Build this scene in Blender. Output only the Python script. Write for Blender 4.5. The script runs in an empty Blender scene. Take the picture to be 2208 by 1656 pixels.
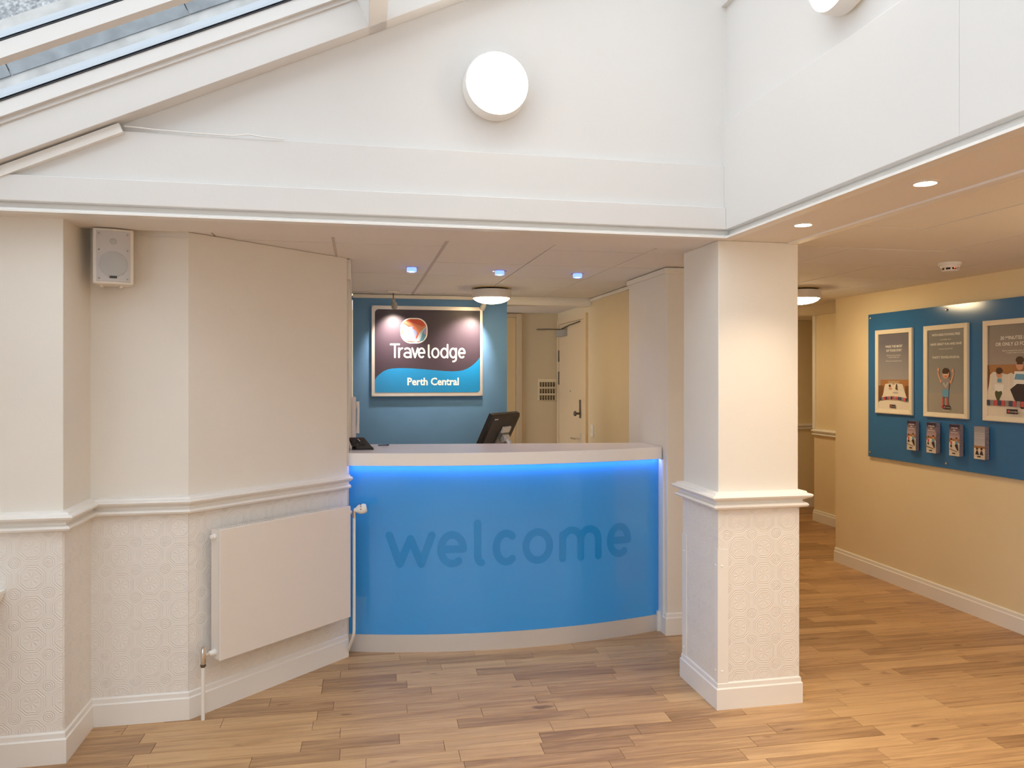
import bpy, bmesh, math, random
from mathutils import Vector, Matrix
random.seed(7)
R_ = math.radians
sc = bpy.context.scene
COL = sc.collection
YAW = 11.313

# ---------------------------------------------------------------- camera, world, exposure
cd = bpy.data.cameras.new('camera'); cam = bpy.data.objects.new('camera', cd); COL.objects.link(cam)
cam.location = (0, 0, 1.55); cam.rotation_euler = (R_(90), 0, -R_(YAW))
cd.sensor_width = 36; cd.lens = 1651/2208*36; cd.shift_y = -16.6/2208; cd.clip_start = 0.05
sc.camera = cam
vs = sc.view_settings
sc.display_settings.display_device = 'sRGB'
vs.view_transform = 'Standard'; vs.look = 'None'; vs.gamma = 1; vs.exposure = 0.43; vs.use_curve_mapping = False
sc.cycles.max_bounces = 8; sc.cycles.diffuse_bounces = 5; sc.cycles.glossy_bounces = 3
sc.cycles.use_adaptive_sampling = True; sc.cycles.adaptive_threshold = 0.08; sc.cycles.adaptive_min_samples = 16
sc.cycles.transparent_max_bounces = 8; sc.cycles.use_denoising = True
sc.cycles.caustics_reflective = False; sc.cycles.caustics_refractive = False
sc.cycles.sample_clamp_indirect = 6
w = bpy.data.worlds.new('overcast_sky'); sc.world = w; w.use_nodes = True
bg = w.node_tree.nodes['Background']; bg.inputs[0].default_value = (0.93, 0.95, 1.0, 1); bg.inputs[1].default_value = 2.1

def lamp(name, kind, loc, power, color, **kw):
    d = bpy.data.lights.new(name, kind); d.energy = power; d.color = color
    for k, v in kw.items(): setattr(d, k, v)
    o = bpy.data.objects.new(name, d); COL.objects.link(o); o.location = loc
    return o
WARM = (1.0, 0.80, 0.58)
SOFTW = (1.0, 0.84, 0.66)
TH = R_(24.525); ST, CT = math.sin(TH), math.cos(TH)
def roofz(x, h=0.0): return 2.553 + (x + 0.915) * ST / CT + h / CT
# ---------------------------------------------------------------- materials
MATS = {}
def mat(name, col, rough=0.5, metal=0.0, spec=0.5, bump=None, emit=None, es=0.0, coat=0.0, var=0.0, vscale=6.0, alpha=None):
    m = bpy.data.materials.new(name); m.use_nodes = True; nt = m.node_tree; b = nt.nodes['Principled BSDF']
    b.inputs['Base Color'].default_value = (*col, 1); b.inputs['Roughness'].default_value = rough
    b.inputs['Metallic'].default_value = metal; b.inputs['Specular IOR Level'].default_value = spec
    b.inputs['Coat Weight'].default_value = coat; b.inputs['Coat Roughness'].default_value = 0.03
    if emit: b.inputs['Emission Color'].default_value = (*emit, 1); b.inputs['Emission Strength'].default_value = es
    tc = nt.nodes.new('ShaderNodeNewGeometry')
    if var:
        n = nt.nodes.new('ShaderNodeTexNoise'); n.inputs['Scale'].default_value = vscale; n.inputs['Detail'].default_value = 6
        nt.links.new(tc.outputs['Position'], n.inputs['Vector'])
        r = nt.nodes.new('ShaderNodeValToRGB'); r.color_ramp.elements[0].position = .3; r.color_ramp.elements[1].position = .7
        r.color_ramp.elements[0].color = (*[c*(1-var) for c in col], 1); r.color_ramp.elements[1].color = (*[min(1, c*(1+var)) for c in col], 1)
        nt.links.new(n.outputs['Fac'], r.inputs['Fac']); nt.links.new(r.outputs['Color'], b.inputs['Base Color'])
    if bump:
        n = nt.nodes.new('ShaderNodeTexNoise'); n.inputs['Scale'].default_value = bump[0]; n.inputs['Detail'].default_value = 4
        nt.links.new(tc.outputs['Position'], n.inputs['Vector'])
        bp = nt.nodes.new('ShaderNodeBump'); bp.inputs['Strength'].default_value = bump[1]; bp.inputs['Distance'].default_value = 0.004
        nt.links.new(n.outputs['Fac'], bp.inputs['Height']); nt.links.new(bp.outputs['Normal'], b.inputs['Normal'])
    MATS[name] = m; return m

PAINT = mat('cream_wall_paint', (0.80, 0.765, 0.705), 0.6, spec=0.25, bump=(140, 0.12), var=0.015, vscale=3)
WHITE = mat('white_gloss_paint', (0.84, 0.82, 0.785), 0.3, spec=0.4, bump=(25, 0.03))
PALE = mat('pale_upper_paint', (0.725, 0.71, 0.69), 0.6, spec=0.2, bump=(60, 0.08))
OFFICE = mat('magnolia_office_paint', (0.72, 0.60, 0.40), 0.65, spec=0.2, bump=(140, 0.12), var=0.015, vscale=3)
TILE = mat('ceiling_tile_white', (0.80, 0.765, 0.72), 0.85, spec=0.1, bump=(220, 0.15))
GRID = mat('ceiling_grid_grey', (0.42, 0.36, 0.30), 0.7)
GAPSHADE = mat('gap_shade', (0.05, 0.04, 0.03), 0.9)  # near-black colour stands in for the shade inside gaps
BLUEW = mat('blue_wall_paint', (0.13, 0.285, 0.52), 0.55, spec=0.25, bump=(140, 0.12), var=0.03)
PANEL = mat('blue_gloss_acrylic', (0.045, 0.35, 0.86), 0.12, spec=0.5, coat=0.4)
WTEXT = mat('deep_blue_vinyl', (0.003, 0.275, 0.74), 0.12, spec=0.5, coat=0.4)
SOLID = mat('white_solid_surface', (0.92, 0.895, 0.86), 0.22, spec=0.35)
STEEL = mat('brushed_steel', (0.72, 0.68, 0.64), 0.35, metal=0.35, bump=(90, 0.05))
CHROME = mat('chrome', (0.75, 0.74, 0.72), 0.12, metal=1)
DARKM = mat('dark_steel', (0.16, 0.14, 0.12), 0.35, metal=0.8)
RAD = mat('radiator_enamel', (0.80, 0.75, 0.695), 0.3, spec=0.45)
BLACK = mat('black_plastic', (0.018, 0.015, 0.014), 0.35)
GREYP = mat('grey_plastic', (0.33, 0.32, 0.31), 0.45)
SPKW = mat('speaker_white_plastic', (0.78, 0.73, 0.66), 0.4)
SPKG = mat('speaker_grille_grey', (0.56, 0.54, 0.53), 0.6)
SPKC = mat('speaker_cone_grey', (0.47, 0.47, 0.46), 0.7)
def emis(name, col, s):
    m = bpy.data.materials.new(name); m.use_nodes = True; nt = m.node_tree; nt.nodes.clear()
    e = nt.nodes.new('ShaderNodeEmission'); e.inputs[0].default_value = (*col, 1); e.inputs[1].default_value = s
    o = nt.nodes.new('ShaderNodeOutputMaterial'); nt.links.new(e.outputs[0], o.inputs[0]); MATS[name] = m; return m
GLOW = emis('lit_opal_diffuser', (1.0, 0.91, 0.78), 13)
GLOWW = emis('lit_warm_diffuser', (1.0, 0.74, 0.40), 30)
GLOWR = mat('translucent_rim', (0.86, 0.80, 0.62), 0.5, emit=(1.0, 0.72, 0.32), es=0.25)
GLOWD = emis('lit_downlight', (1.0, 0.82, 0.58), 25)
GLOWB = emis('lit_blue_downlight', (0.16, 0.26, 1.0), 6)
GLOWS = emis('lit_spot_bulb', (1.0, 0.85, 0.62), 10)
LED = emis('blue_led_strip', (0.32, 0.42, 1.0), 17)
GLASSB = mat('blue_tinted_lens', (0.25, 0.35, 0.9), 0.1, emit=(0.10, 0.18, 1.0), es=2.5)
def glass_mat():
    m = bpy.data.materials.new('roof_glass'); m.use_nodes = True; nt = m.node_tree; nt.nodes.clear()
    t = nt.nodes.new('ShaderNodeBsdfTransparent'); t.inputs[0].default_value = (0.93, 0.96, 0.97, 1)
    g = nt.nodes.new('ShaderNodeBsdfGlossy'); g.inputs['Roughness'].default_value = 0.02
    lw = nt.nodes.new('ShaderNodeLayerWeight'); lw.inputs[0].default_value = .5
    p5 = nt.nodes.new('ShaderNodeMath'); p5.operation = 'POWER'; p5.inputs[1].default_value = 5; nt.links.new(lw.outputs['Facing'], p5.inputs[0])
    f = nt.nodes.new('ShaderNodeMath'); f.operation = 'MULTIPLY_ADD'; f.inputs[1].default_value = .96; f.inputs[2].default_value = .02; nt.links.new(p5.outputs[0], f.inputs[0])
    mx = nt.nodes.new('ShaderNodeMixShader'); o = nt.nodes.new('ShaderNodeOutputMaterial')
    nt.links.new(f.outputs[0], mx.inputs[0]); nt.links.new(t.outputs[0], mx.inputs[1]); nt.links.new(g.outputs[0], mx.inputs[2]); nt.links.new(mx.outputs[0], o.inputs[0])
    return m
GLASS = glass_mat()
LEAD = mat('lead_sheet', (0.23, 0.255, 0.275), 0.6, spec=0.4, var=0.25, vscale=14, bump=(30, 0.3))
MORTAR = mat('weathered_render', (0.47, 0.46, 0.44), 0.9, var=0.22, vscale=9, bump=(60, 0.5))
ALU = mat('pale_aluminium', (0.46, 0.50, 0.55), 0.35, metal=0.2)
GASKET = mat('black_gasket', (0.03, 0.035, 0.045), 0.6)
def harl_mat():
    m = mat('roughcast_harling', (0.48, 0.49, 0.50), 0.95); nt = m.node_tree; b = nt.nodes['Principled BSDF']
    g = nt.nodes.new('ShaderNodeNewGeometry'); v = nt.nodes.new('ShaderNodeTexVoronoi'); v.inputs['Scale'].default_value = 85
    n = nt.nodes.new('ShaderNodeTexNoise'); n.inputs['Scale'].default_value = 70
    nt.links.new(g.outputs['Position'], v.inputs['Vector']); nt.links.new(g.outputs['Position'], n.inputs['Vector'])
    r = nt.nodes.new('ShaderNodeValToRGB'); r.color_ramp.elements[0].position = .3; r.color_ramp.elements[1].position = .75
    r.color_ramp.elements[0].color = (0.18, 0.19, 0.20, 1); r.color_ramp.elements[1].color = (0.55, 0.56, 0.57, 1)
    nt.links.new(n.outputs['Fac'], r.inputs['Fac']); nt.links.new(r.outputs['Color'], b.inputs['Base Color'])
    bp = nt.nodes.new('ShaderNodeBump'); bp.inputs['Distance'].default_value = 0.006; bp.inputs['Strength'].default_value = 0.8
    nt.links.new(v.outputs['Distance'], bp.inputs['Height']); nt.links.new(bp.outputs['Normal'], b.inputs['Normal'])
    return m
HARL = harl_mat()

def math_node(nt, op, a, b=None, c=None, clamp=False):
    n = nt.nodes.new('ShaderNodeMath'); n.operation = op; n.use_clamp = clamp
    for i, x in enumerate((a, b, c)):
        if x is None: continue
        if isinstance(x, (int, float)): n.inputs[i].default_value = x
        else: nt.links.new(x, n.inputs[i])
    return n.outputs[0]

def wallpaper_mat():
    """raised pattern of ringed medallions on a half-drop lattice, from metre UVs"""
    m = mat('embossed_wallpaper', (0.83, 0.80, 0.76), 0.45, spec=0.35); nt = m.node_tree; b = nt.nodes['Principled BSDF']
    uv = nt.nodes.new('ShaderNodeUVMap'); s = nt.nodes.new('ShaderNodeSeparateXYZ'); nt.links.new(uv.outputs[0], s.inputs[0])
    P = 0.124
    def lattice(ou, ov):
        u = math_node(nt, 'SUBTRACT', math_node(nt, 'FRACT', math_node(nt, 'MULTIPLY_ADD', s.outputs[0], 1/P, ou)), 0.5)
        v = math_node(nt, 'SUBTRACT', math_node(nt, 'FRACT', math_node(nt, 'MULTIPLY_ADD', s.outputs[1], 1/P, ov)), 0.5)
        au, av = math_node(nt, 'ABSOLUTE', u), math_node(nt, 'ABSOLUTE', v)
        d = math_node(nt, 'SQRT', math_node(nt, 'ADD', math_node(nt, 'MULTIPLY', u, u), math_node(nt, 'MULTIPLY', v, v)))
        octd = math_node(nt, 'MAXIMUM', math_node(nt, 'MAXIMUM', au, av), math_node(nt, 'MULTIPLY', math_node(nt, 'ADD', au, av), 0.7071))
        ang = math_node(nt, 'ARCTAN2', v, u)
        return d, octd, ang
    d1, o1, a1 = lattice(0, 0); d2, o2, a2 = lattice(.5, .5)
    ring = math_node(nt, 'MULTIPLY', math_node(nt, 'SINE', math_node(nt, 'MULTIPLY', d1, 2*math.pi/0.062)), math_node(nt, 'LESS_THAN', d1, 0.2))
    octl = math_node(nt, 'MULTIPLY', math_node(nt, 'SINE', math_node(nt, 'MULTIPLY', o2, 2*math.pi/0.07)), math_node(nt, 'GREATER_THAN', o2, 0.27))
    octl = math_node(nt, 'MULTIPLY', octl, math_node(nt, 'LESS_THAN', o2, 0.45))
    pet = math_node(nt, 'MULTIPLY', math_node(nt, 'SINE', math_node(nt, 'MULTIPLY', a2, 8)), math_node(nt, 'LESS_THAN', d2, 0.22))
    h = math_node(nt, 'ADD', math_node(nt, 'ADD', ring, math_node(nt, 'MULTIPLY', octl, .8)), math_node(nt, 'MULTIPLY', pet, .5))
    bp = nt.nodes.new('ShaderNodeBump'); bp.inputs['Distance'].default_value = 0.0011; bp.inputs['Strength'].default_value = 0.65
    nt.links.new(h, bp.inputs['Height']); nt.links.new(bp.outputs['Normal'], b.inputs['Normal'])
    return m
PAPER = wallpaper_mat()

def wood_mat():
    m = mat('oak_laminate', (0.5, 0.3, 0.15), 0.34, spec=0.4); nt = m.node_tree; b = nt.nodes['Principled BSDF']
    g = nt.nodes.new('ShaderNodeNewGeometry')
    at = nt.nodes.new('ShaderNodeAttribute'); at.attribute_name = 'tone'
    mp = nt.nodes.new('ShaderNodeVectorMath'); mp.operation = 'MULTIPLY'; mp.inputs[1].default_value = (1.5, 22, 1)
    nt.links.new(g.outputs['Position'], mp.inputs[0])
    off = nt.nodes.new('ShaderNodeVectorMath'); off.operation = 'SCALE'; off.inputs[0].default_value = (37, 91, 13)
    nt.links.new(at.outputs['Fac'], off.inputs['Scale'])
    ad = nt.nodes.new('ShaderNodeVectorMath'); nt.links.new(mp.outputs[0], ad.inputs[0]); nt.links.new(off.outputs[0], ad.inputs[1])
    n1 = nt.nodes.new('ShaderNodeTexNoise'); n1.inputs['Scale'].default_value = 1.3; n1.inputs['Detail'].default_value = 8; n1.inputs['Roughness'].default_value = .62; n1.inputs['Distortion'].default_value = 1.1
    nt.links.new(ad.outputs[0], n1.inputs['Vector'])
    mp2 = nt.nodes.new('ShaderNodeVectorMath'); mp2.operation = 'MULTIPLY'; mp2.inputs[1].default_value = (3.5, 6, 1)
    nt.links.new(ad.outputs[0], mp2.inputs[0])
    n2 = nt.nodes.new('ShaderNodeTexNoise'); n2.inputs['Scale'].default_value = 4.0; n2.inputs['Detail'].default_value = 5
    nt.links.new(mp2.outputs[0], n2.inputs['Vector'])
    mp3 = nt.nodes.new('ShaderNodeVectorMath'); mp3.operation = 'MULTIPLY'; mp3.inputs[1].default_value = (3.2, .6, 1)
    nt.links.new(ad.outputs[0], mp3.inputs[0])
    kn = nt.nodes.new('ShaderNodeTexNoise'); kn.inputs['Scale'].default_value = 1.0; kn.inputs['Detail'].default_value = 2; nt.links.new(mp3.outputs[0], kn.inputs['Vector'])
    knot = math_node(nt, 'MULTIPLY', math_node(nt, 'SUBTRACT', kn.outputs['Fac'], 0.70, clamp=True), 4.0, clamp=True)
    f = math_node(nt, 'ADD', math_node(nt, 'MULTIPLY', n1.outputs['Fac'], .76), math_node(nt, 'MULTIPLY', n2.outputs['Fac'], .14))
    f = math_node(nt, 'ADD', f, math_node(nt, 'MULTIPLY', at.outputs['Fac'], .24))
    f = math_node(nt, 'SUBTRACT', f, knot)
    r = nt.nodes.new('ShaderNodeValToRGB'); cr = r.color_ramp
    cr.elements[0].position = .28; cr.elements[0].color = (0.22, 0.115, 0.052, 1)
    cr.elements[1].position = .88; cr.elements[1].color = (0.72, 0.47, 0.235, 1)
    e = cr.elements.new(.44); e.color = (0.345, 0.195, 0.095, 1)
    e = cr.elements.new(.64); e.color = (0.55, 0.335, 0.165, 1)
    nt.links.new(f, r.inputs['Fac']); nt.links.new(r.outputs['Color'], b.inputs['Base Color'])
    bp = nt.nodes.new('ShaderNodeBump'); bp.inputs['Distance'].default_value = 0.001; bp.inputs['Strength'].default_value = 0.12
    nt.links.new(n1.outputs['Fac'], bp.inputs['Height']); nt.links.new(bp.outputs['Normal'], b.inputs['Normal'])
    return m
WOOD = wood_mat()

# ---------------------------------------------------------------- mesh helpers
class MB:
    def __init__(s): s.v = []; s.f = []; s.uv = None
    def add(s, vs_, fs_):
        n = len(s.v); s.v += [tuple(p) for p in vs_]; s.f += [tuple(i + n for i in f) for f in fs_]; return s
    def box(s, x0, x1, y0, y1, z0, z1, M=None):
        p = [(x, y, z) for z in (z0, z1) for x, y in ((x0, y0), (x1, y0), (x1, y1), (x0, y1))]
        if M: p = [M @ Vector(q) for q in p]
        return s.add(p, [(3, 2, 1, 0), (4, 5, 6, 7), (0, 1, 5, 4), (1, 2, 6, 5), (2, 3, 7, 6), (3, 0, 4, 7)])
    def prism(s, poly, to3, d0, d1):
        """poly 2D (ccw), to3(u, v, d) -> point; extruded from d0 to d1"""
        n = len(poly)
        return s.add([to3(u, v, d0) for u, v in poly] + [to3(u, v, d1) for u, v in poly],
                     [tuple(range(n))[::-1], tuple(range(n, 2*n))] + [(i, (i+1) % n, n + (i+1) % n, n + i) for i in range(n)])
    def lathe(s, prof, M=None, seg=32, caps=True):
        """prof: (r, z) pairs around local z"""
        vs_ = []; fs_ = []
        for r, z in prof:
            for k in range(seg):
                a = 2*math.pi*k/seg; vs_.append(Vector((r*math.cos(a), r*math.sin(a), z)))
        for i in range(len(prof)-1):
            for k in range(seg):
                k2 = (k+1) % seg; fs_.append((i*seg+k, i*seg+k2, (i+1)*seg+k2, (i+1)*seg+k))
        if caps:
            fs_.append(tuple(range(seg))[::-1]); fs_.append(tuple((len(prof)-1)*seg + k for k in range(seg)))
        if M: vs_ = [M @ p for p in vs_]
        return s.add(vs_, fs_)
    def tube(s, pts, r, seg=12):
        pts = [Vector(p) for p in pts]; vs_ = []; fs_ = []; up = None
        for i, p in enumerate(pts):
            t = (pts[min(i+1, len(pts)-1)] - pts[max(i-1, 0)]).normalized()
            if up is None: up = Vector((0, 0, 1)) if abs(t.z) < .9 else Vector((1, 0, 0))
            a = t.cross(up).normalized(); b = a.cross(t).normalized(); up = b
            rr = r[i] if isinstance(r, (list, tuple)) else r
            for k in range(seg):
                q = 2*math.pi*k/seg; vs_.append(p + a*rr*math.cos(q) + b*rr*math.sin(q))
        for i in range(len(pts)-1):
            for k in range(seg):
                k2 = (k+1) % seg; fs_.append((i*seg+k, i*seg+k2, (i+1)*seg+k2, (i+1)*seg+k))
        fs_.append(tuple(range(seg))[::-1]); fs_.append(tuple((len(pts)-1)*seg + k for k in range(seg)))
        return s.add(vs_, fs_)
    def sweep(s, path, prof, closed=False):
        """path: 2D points, room side on the right hand; prof: (offset, z) pairs, closed loop of the moulding"""
        n = len(path); rings = []
        P = [Vector(p) for p in path]
        for i in range(n):
            a = P[i-1] if (i > 0 or closed) else None; b = P[(i+1) % n] if (i < n-1 or closed) else None
            na = Vector(((P[i]-a).y, -(P[i]-a).x)).normalized() if a is not None else None
            nb = Vector(((b-P[i]).y, -(b-P[i]).x)).normalized() if b is not None else None
            if na is None: m_ = nb
            elif nb is None: m_ = na
            else: m_ = (na+nb) / (1 + na.dot(nb))
            rings.append([(P[i].x + m_.x*o, P[i].y + m_.y*o, z) for o, z in prof])
        k = len(prof); vs_ = [p for r in rings for p in r]; fs_ = []
        for i in range(n if closed else n-1):
            j = (i+1) % n
            for q in range(k): fs_.append((i*k+q, j*k+q, j*k+(q+1) % k, i*k+(q+1) % k))
        if not closed: fs_.append(tuple(range(k))); fs_.append(tuple((n-1)*k+q for q in range(k))[::-1])
        return s.add(vs_, fs_)
    def mesh(s, name, m, smooth=False, fix=True):
        me = bpy.data.meshes.new(name); me.from_pydata(s.v, [], s.f); me.materials.append(m)
        if fix:
            bm = bmesh.new(); bm.from_mesh(me); bmesh.ops.recalc_face_normals(bm, faces=bm.faces); bm.to_mesh(me); bm.free()
        if smooth:
            for p in me.polygons: p.use_smooth = True
        me.update(); return me
    def build(s, name, m, parent=None, smooth=False, bevel=0, fix=True, label=None):
        me = s.mesh(name, m, smooth, fix); return link(name, me, parent, bevel, label, smooth)

def link(name, me, parent=None, bevel=0, label=None, smooth=False):
    o = bpy.data.objects.new(name, me); COL.objects.link(o)
    if parent is not None:
        o.parent = parent; o.matrix_parent_inverse = world_of(parent).inverted()
    if bevel:
        b = o.modifiers.new('bevel', 'BEVEL'); b.width = bevel; b.segments = 2; b.limit_method = 'ANGLE'; b.angle_limit = R_(40)
    if smooth:
        e = o.modifiers.new('ws', 'EDGE_SPLIT'); e.split_angle = R_(38)
    if label: o['label'] = label
    return o
def world_of(o):
    M = Matrix.LocRotScale(o.location, o.rotation_euler, o.scale)
    return (world_of(o.parent) @ o.matrix_parent_inverse @ M) if o.parent else M
def thing(name, label, cat, loc=(0, 0, 0), group=None):
    o = bpy.data.objects.new(name, None); COL.objects.link(o); o.location = loc; o.empty_display_size = .05
    o['label'] = label; o['category'] = cat
    if group: o['group'] = group
    return o
def tag(o, label, cat, group=None):
    o['label'] = label; o['category'] = cat
    if group: o['group'] = group
    return o
def struct(o): o['kind'] = 'structure'; return o
def copy_tree(o, parent=None):
    c = o.copy(); COL.objects.link(c)
    if parent is not None: c.parent = parent
    for ch in list(o.children): copy_tree(ch, c)
    return c
def axisM(loc, d, roll=0):
    """matrix whose local z points along d"""
    return Matrix.Translation(Vector(loc)) @ Vector(d).normalized().to_track_quat('Z', 'Y').to_matrix().to_4x4() @ Matrix.Rotation(roll, 4, 'Z')

# ---------------------------------------------------------------- ribbon lettering
def arc(cx, cy, rx, ry, a0, a1, n=18):
    return [(cx + rx*math.cos(R_(a0+(a1-a0)*i/n)), cy + ry*math.sin(R_(a0+(a1-a0)*i/n))) for i in range(n+1)]
def glyph(ch, h):
    """centre-line strokes in a box of width 1 and x-height 1 (ends lie inside by half a stroke h)"""
    L, Rr, B, T = h, 1-h, h, 1-h; cx, cy = .5, .5; rx, ry = .5-h, .5-h
    return {
     'w': [[(L, T), (.30, B)], [(.30, B), (.50, T-.1)], [(.50, T-.1), (.70, B)], [(.70, B), (Rr, T)]],
     'v': [[(L, T), (.5, B)], [(.5, B), (Rr, T)]],
     'e': [[(L, .5), (Rr, .5)], arc(cx, cy, rx, ry, 0, 305, 30)],
     'c': [arc(cx+.04, cy, rx+.02, ry, 52, 308, 26)],
     'o': [arc(cx, cy, rx, ry, 0, 360, 36)],
     'l': [[(L, 1.3-h), (L, B+.26)] + arc(L+.42, B+.22, .42, .22, 180, 262, 6)],
     'm': [[(L, B), (L, T-.12)] , arc(.5-(.5-L)/2, T-.30, (.5-L)/2, .30, 180, 0, 12) + [(.5, B)], arc(.5+(Rr-.5)/2, T-.30, (Rr-.5)/2, .30, 180, 0, 12) + [(Rr, B)]],
     'n': [[(L, B), (L, T)], arc(.5, T-.36, .5-L, .36, 180, 0, 12) + [(Rr, B)]],
     'h': [[(L, B), (L, 1.38-h)], arc(.5, T-.36, .5-L, .36, 180, 0, 12) + [(Rr, B)]],
     'r': [[(L, B), (L, T)], arc(Rr, T-.42, Rr-L, .42, 180, 95, 8)],
     'a': [arc(.45, T-.3, .42, .3, 130, 30, 8) + [(Rr, T-.42), (Rr, B)], arc(.5, .3, .5-L, .3-h, 20, 340, 24)],
     'd': [[(Rr, 1.35-h), (Rr, B)], arc(cx, cy, rx, ry, 0, 360, 32)],
     'g': [arc(cx, cy, rx, ry, 0, 360, 32), [(Rr, T), (Rr, -.05)] + arc(Rr-.42, -.05, .42, .24, 0, -90, 8)],
     't': [[(.40, 1.28-h), (.40, B+.30)] + arc(.78, B+.27, .38, .27, 180, 265, 6), [(L, T), (Rr, T)]],
     'T': [[(L, 1.35-h), (Rr, 1.35-h)], [(.5, 1.35-h), (.5, B)]],
     'P': [[(L, B), (L, 1.36-h)], [(L, 1.36-h), (.5, 1.36-h)] + arc(.5, 1.02, Rr-.5, .34-h, 90, -90, 14) + [(L, .68+h)]],
     'C': [arc(.55, .68, .55-h, .68-h, 50, 310, 28)],
    }[ch]
def ribbon(mb, pts, hw, to3, lay, caps=True):
    """flat stroke with round ends, half width hw, mapped by to3(u, v, d)"""
    q_ = [pts[0]]
    for a_, b_ in zip(pts, pts[1:]):
        if math.dist(a_, b_) < 1e-6: continue
        k_ = max(1, int(math.dist(a_, b_)/.012))
        q_ += [(a_[0]+(b_[0]-a_[0])*i_/k_, a_[1]+(b_[1]-a_[1])*i_/k_) for i_ in range(1, k_+1)]
    pts = q_
    P = [Vector(p) for p in pts]; n = len(P); closed = (P[0]-P[-1]).length < 1e-5
    Lp, Rp = [], []
    for i in range(n):
        a = P[i-1] if i > 0 else (P[-2] if closed else None); b = P[i+1] if i < n-1 else (P[1] if closed else None)
        if a is None: t = b-P[i]
        elif b is None: t = P[i]-a
        else: t = (P[i]-a).normalized() + (b-P[i]).normalized()
        t = t.normalized(); nn = Vector((-t.y, t.x)); Lp.append(P[i]+nn*hw); Rp.append(P[i]-nn*hw)
    base = len(mb.v); mb.v += [tuple(to3(p.x, p.y, lay)) for p in Lp] + [tuple(to3(p.x, p.y, lay)) for p in Rp]
    mb.f += [(base+i, base+n+i, base+n+i+1, base+i+1) for i in range(n-1)]
    if caps and not closed:
        for c, d in ((P[0], P[0]-P[1]), (P[-1], P[-1]-P[-2])):
            a0 = math.atan2(d.y, d.x); base = len(mb.v)
            q = [c + hw*Vector((math.cos(a0+x), math.sin(a0+x))) for x in [math.pi*(k/8-.5) for k in range(9)]]
            mb.v += [tuple(to3(p.x, p.y, lay)) for p in q]; mb.f.append(tuple(range(base, base+9)))
def word(mb, letters, zb, xh, hw, to3, d=0.0):
    """letters: (char, u0, u1)"""
    for ch, u0, u1 in letters:
        wd = u1-u0; k = 0
        h = hw/xh
        for st in glyph(ch, h):
            pts = []
            for u, v in st:
                # keep stroke inside the box whatever its aspect
                uu = u0 + hw + (wd-2*hw)*((u-h)/(1-2*h)); pts.append((uu, zb + v*xh))
            ribbon(mb, pts, hw, to3, d + k*0.00025); k += 1
FONT_OBJS = []
def text_mesh(body, size, to3, m, name, parent, align='CENTER', spacing=1.0, xscale=1.0, bold=0.0):
    cu = bpy.data.curves.new(name, 'FONT'); cu.body = body; cu.size = size; cu.align_x = align; cu.space_character = spacing; cu.offset = bold
    cu.resolution_u = 2
    o = bpy.data.objects.new(name, cu); COL.objects.link(o)
    bpy.context.view_layer.update()
    me = bpy.data.meshes.new_from_object(o.evaluated_get(bpy.context.evaluated_depsgraph_get()))
    bpy.data.objects.remove(o); bpy.data.curves.remove(cu)
    for v in me.vertices: v.co = Vector(to3(v.co.x*xscale, v.co.y, 0))
    me.materials.clear(); me.materials.append(m); me.name = name
    return link(name, me, parent)

# ================================================================ SETTING
ZS = 2.184      # soffit height
ZC = 2.205      # tile height
# ---------------- floor
fl = struct(MB().box(-1.95, 5.7, -3.05, 8.4, -0.08, -0.004).build('floor', mat('floor_underlay', (0.10, 0.055, 0.025), 0.8)))
def proj(x, y, z=0.0):
    s_, c_ = math.sin(R_(YAW)), math.cos(R_(YAW)); d = x*s_+y*c_
    if d < .2: return None
    return 1104+1651*(x*c_-y*s_)/d, 811.4+1651*(1.55-z)/d
planks = []; PW = 0.0963
rng = random.Random(5)
row = 0; y = -3.0
FY0 = 3.06 - PW*63
y = FY0
while y < 8.35:
    x = -1.95 - rng.random()*0.5
    while x < 5.65:
        L = rng.choice((0.42, 0.53, 0.56, 0.62, 0.36, 0.72))*rng.uniform(.92, 1.08)
        x1 = min(x+L, 5.65)
        if x1 > -1.9: planks.append((max(x, -1.93), x1, y, y+PW, rng.random()))
        x += L
    y += PW
def plank_geo(mb, p):
    x0, x1, y0, y1, t = p; g = 0.0008; c = 0.0014
    # slightly chamfered board; rotated a hair about the room like the laid floor
    vs_ = [(x0+g, y0+g, -.004), (x1-g, y0+g, -.004), (x1-g, y1-g, -.004), (x0+g, y1-g, -.004),
           (x0+g, y0+g, -c*.5), (x1-g, y0+g, -c*.5), (x1-g, y1-g, -c*.5), (x0+g, y1-g, -c*.5),
           (x0+g+c, y0+g+c, 0), (x1-g-c, y0+g+c, 0), (x1-g-c, y1-g-c, 0), (x0+g+c, y1-g-c, 0)]
    a = R_(-1.2); ca, sa = math.cos(a), math.sin(a); cx, cy = .5, 3.3
    vs_ = [(cx+(px-cx)*ca-(py-cy)*sa, cy+(px-cx)*sa+(py-cy)*ca, pz) for px, py, pz in vs_]
    mb.add(vs_, [(8, 9, 10, 11), (4, 5, 9, 8), (5, 6, 10, 9), (6, 7, 11, 10), (7, 4, 8, 11), (0, 1, 5, 4), (1, 2, 6, 5), (2, 3, 7, 6), (3, 0, 4, 7)])
def seen(p):
    for X, Y in ((p[0], p[3]), (p[1], p[3]), ((p[0]+p[1])/2, p[2]), (p[0], p[2]), (p[1], p[2])):
        q = proj(X, Y)
        if q and -10 < q[0] < 2218 and q[1] < 1670: return True
    return False
def hidden(p):
    x, y = (p[0]+p[1])/2, (p[2]+p[3])/2
    if y > 4.42 and x < 2.2: return True
    if x < -1.16 and y > 3.36: return True
    if x < 0 and y > 4.4 + min(0, x)*.93: return True
    if x > 3.95 and y < 5.76: return True
    if x > 4.85 and y < 7.4: return True
    if x < -.76 and y > 3.7: return True
    return False
vis = [p for p in planks if seen(p) and not hidden(p)]
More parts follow.
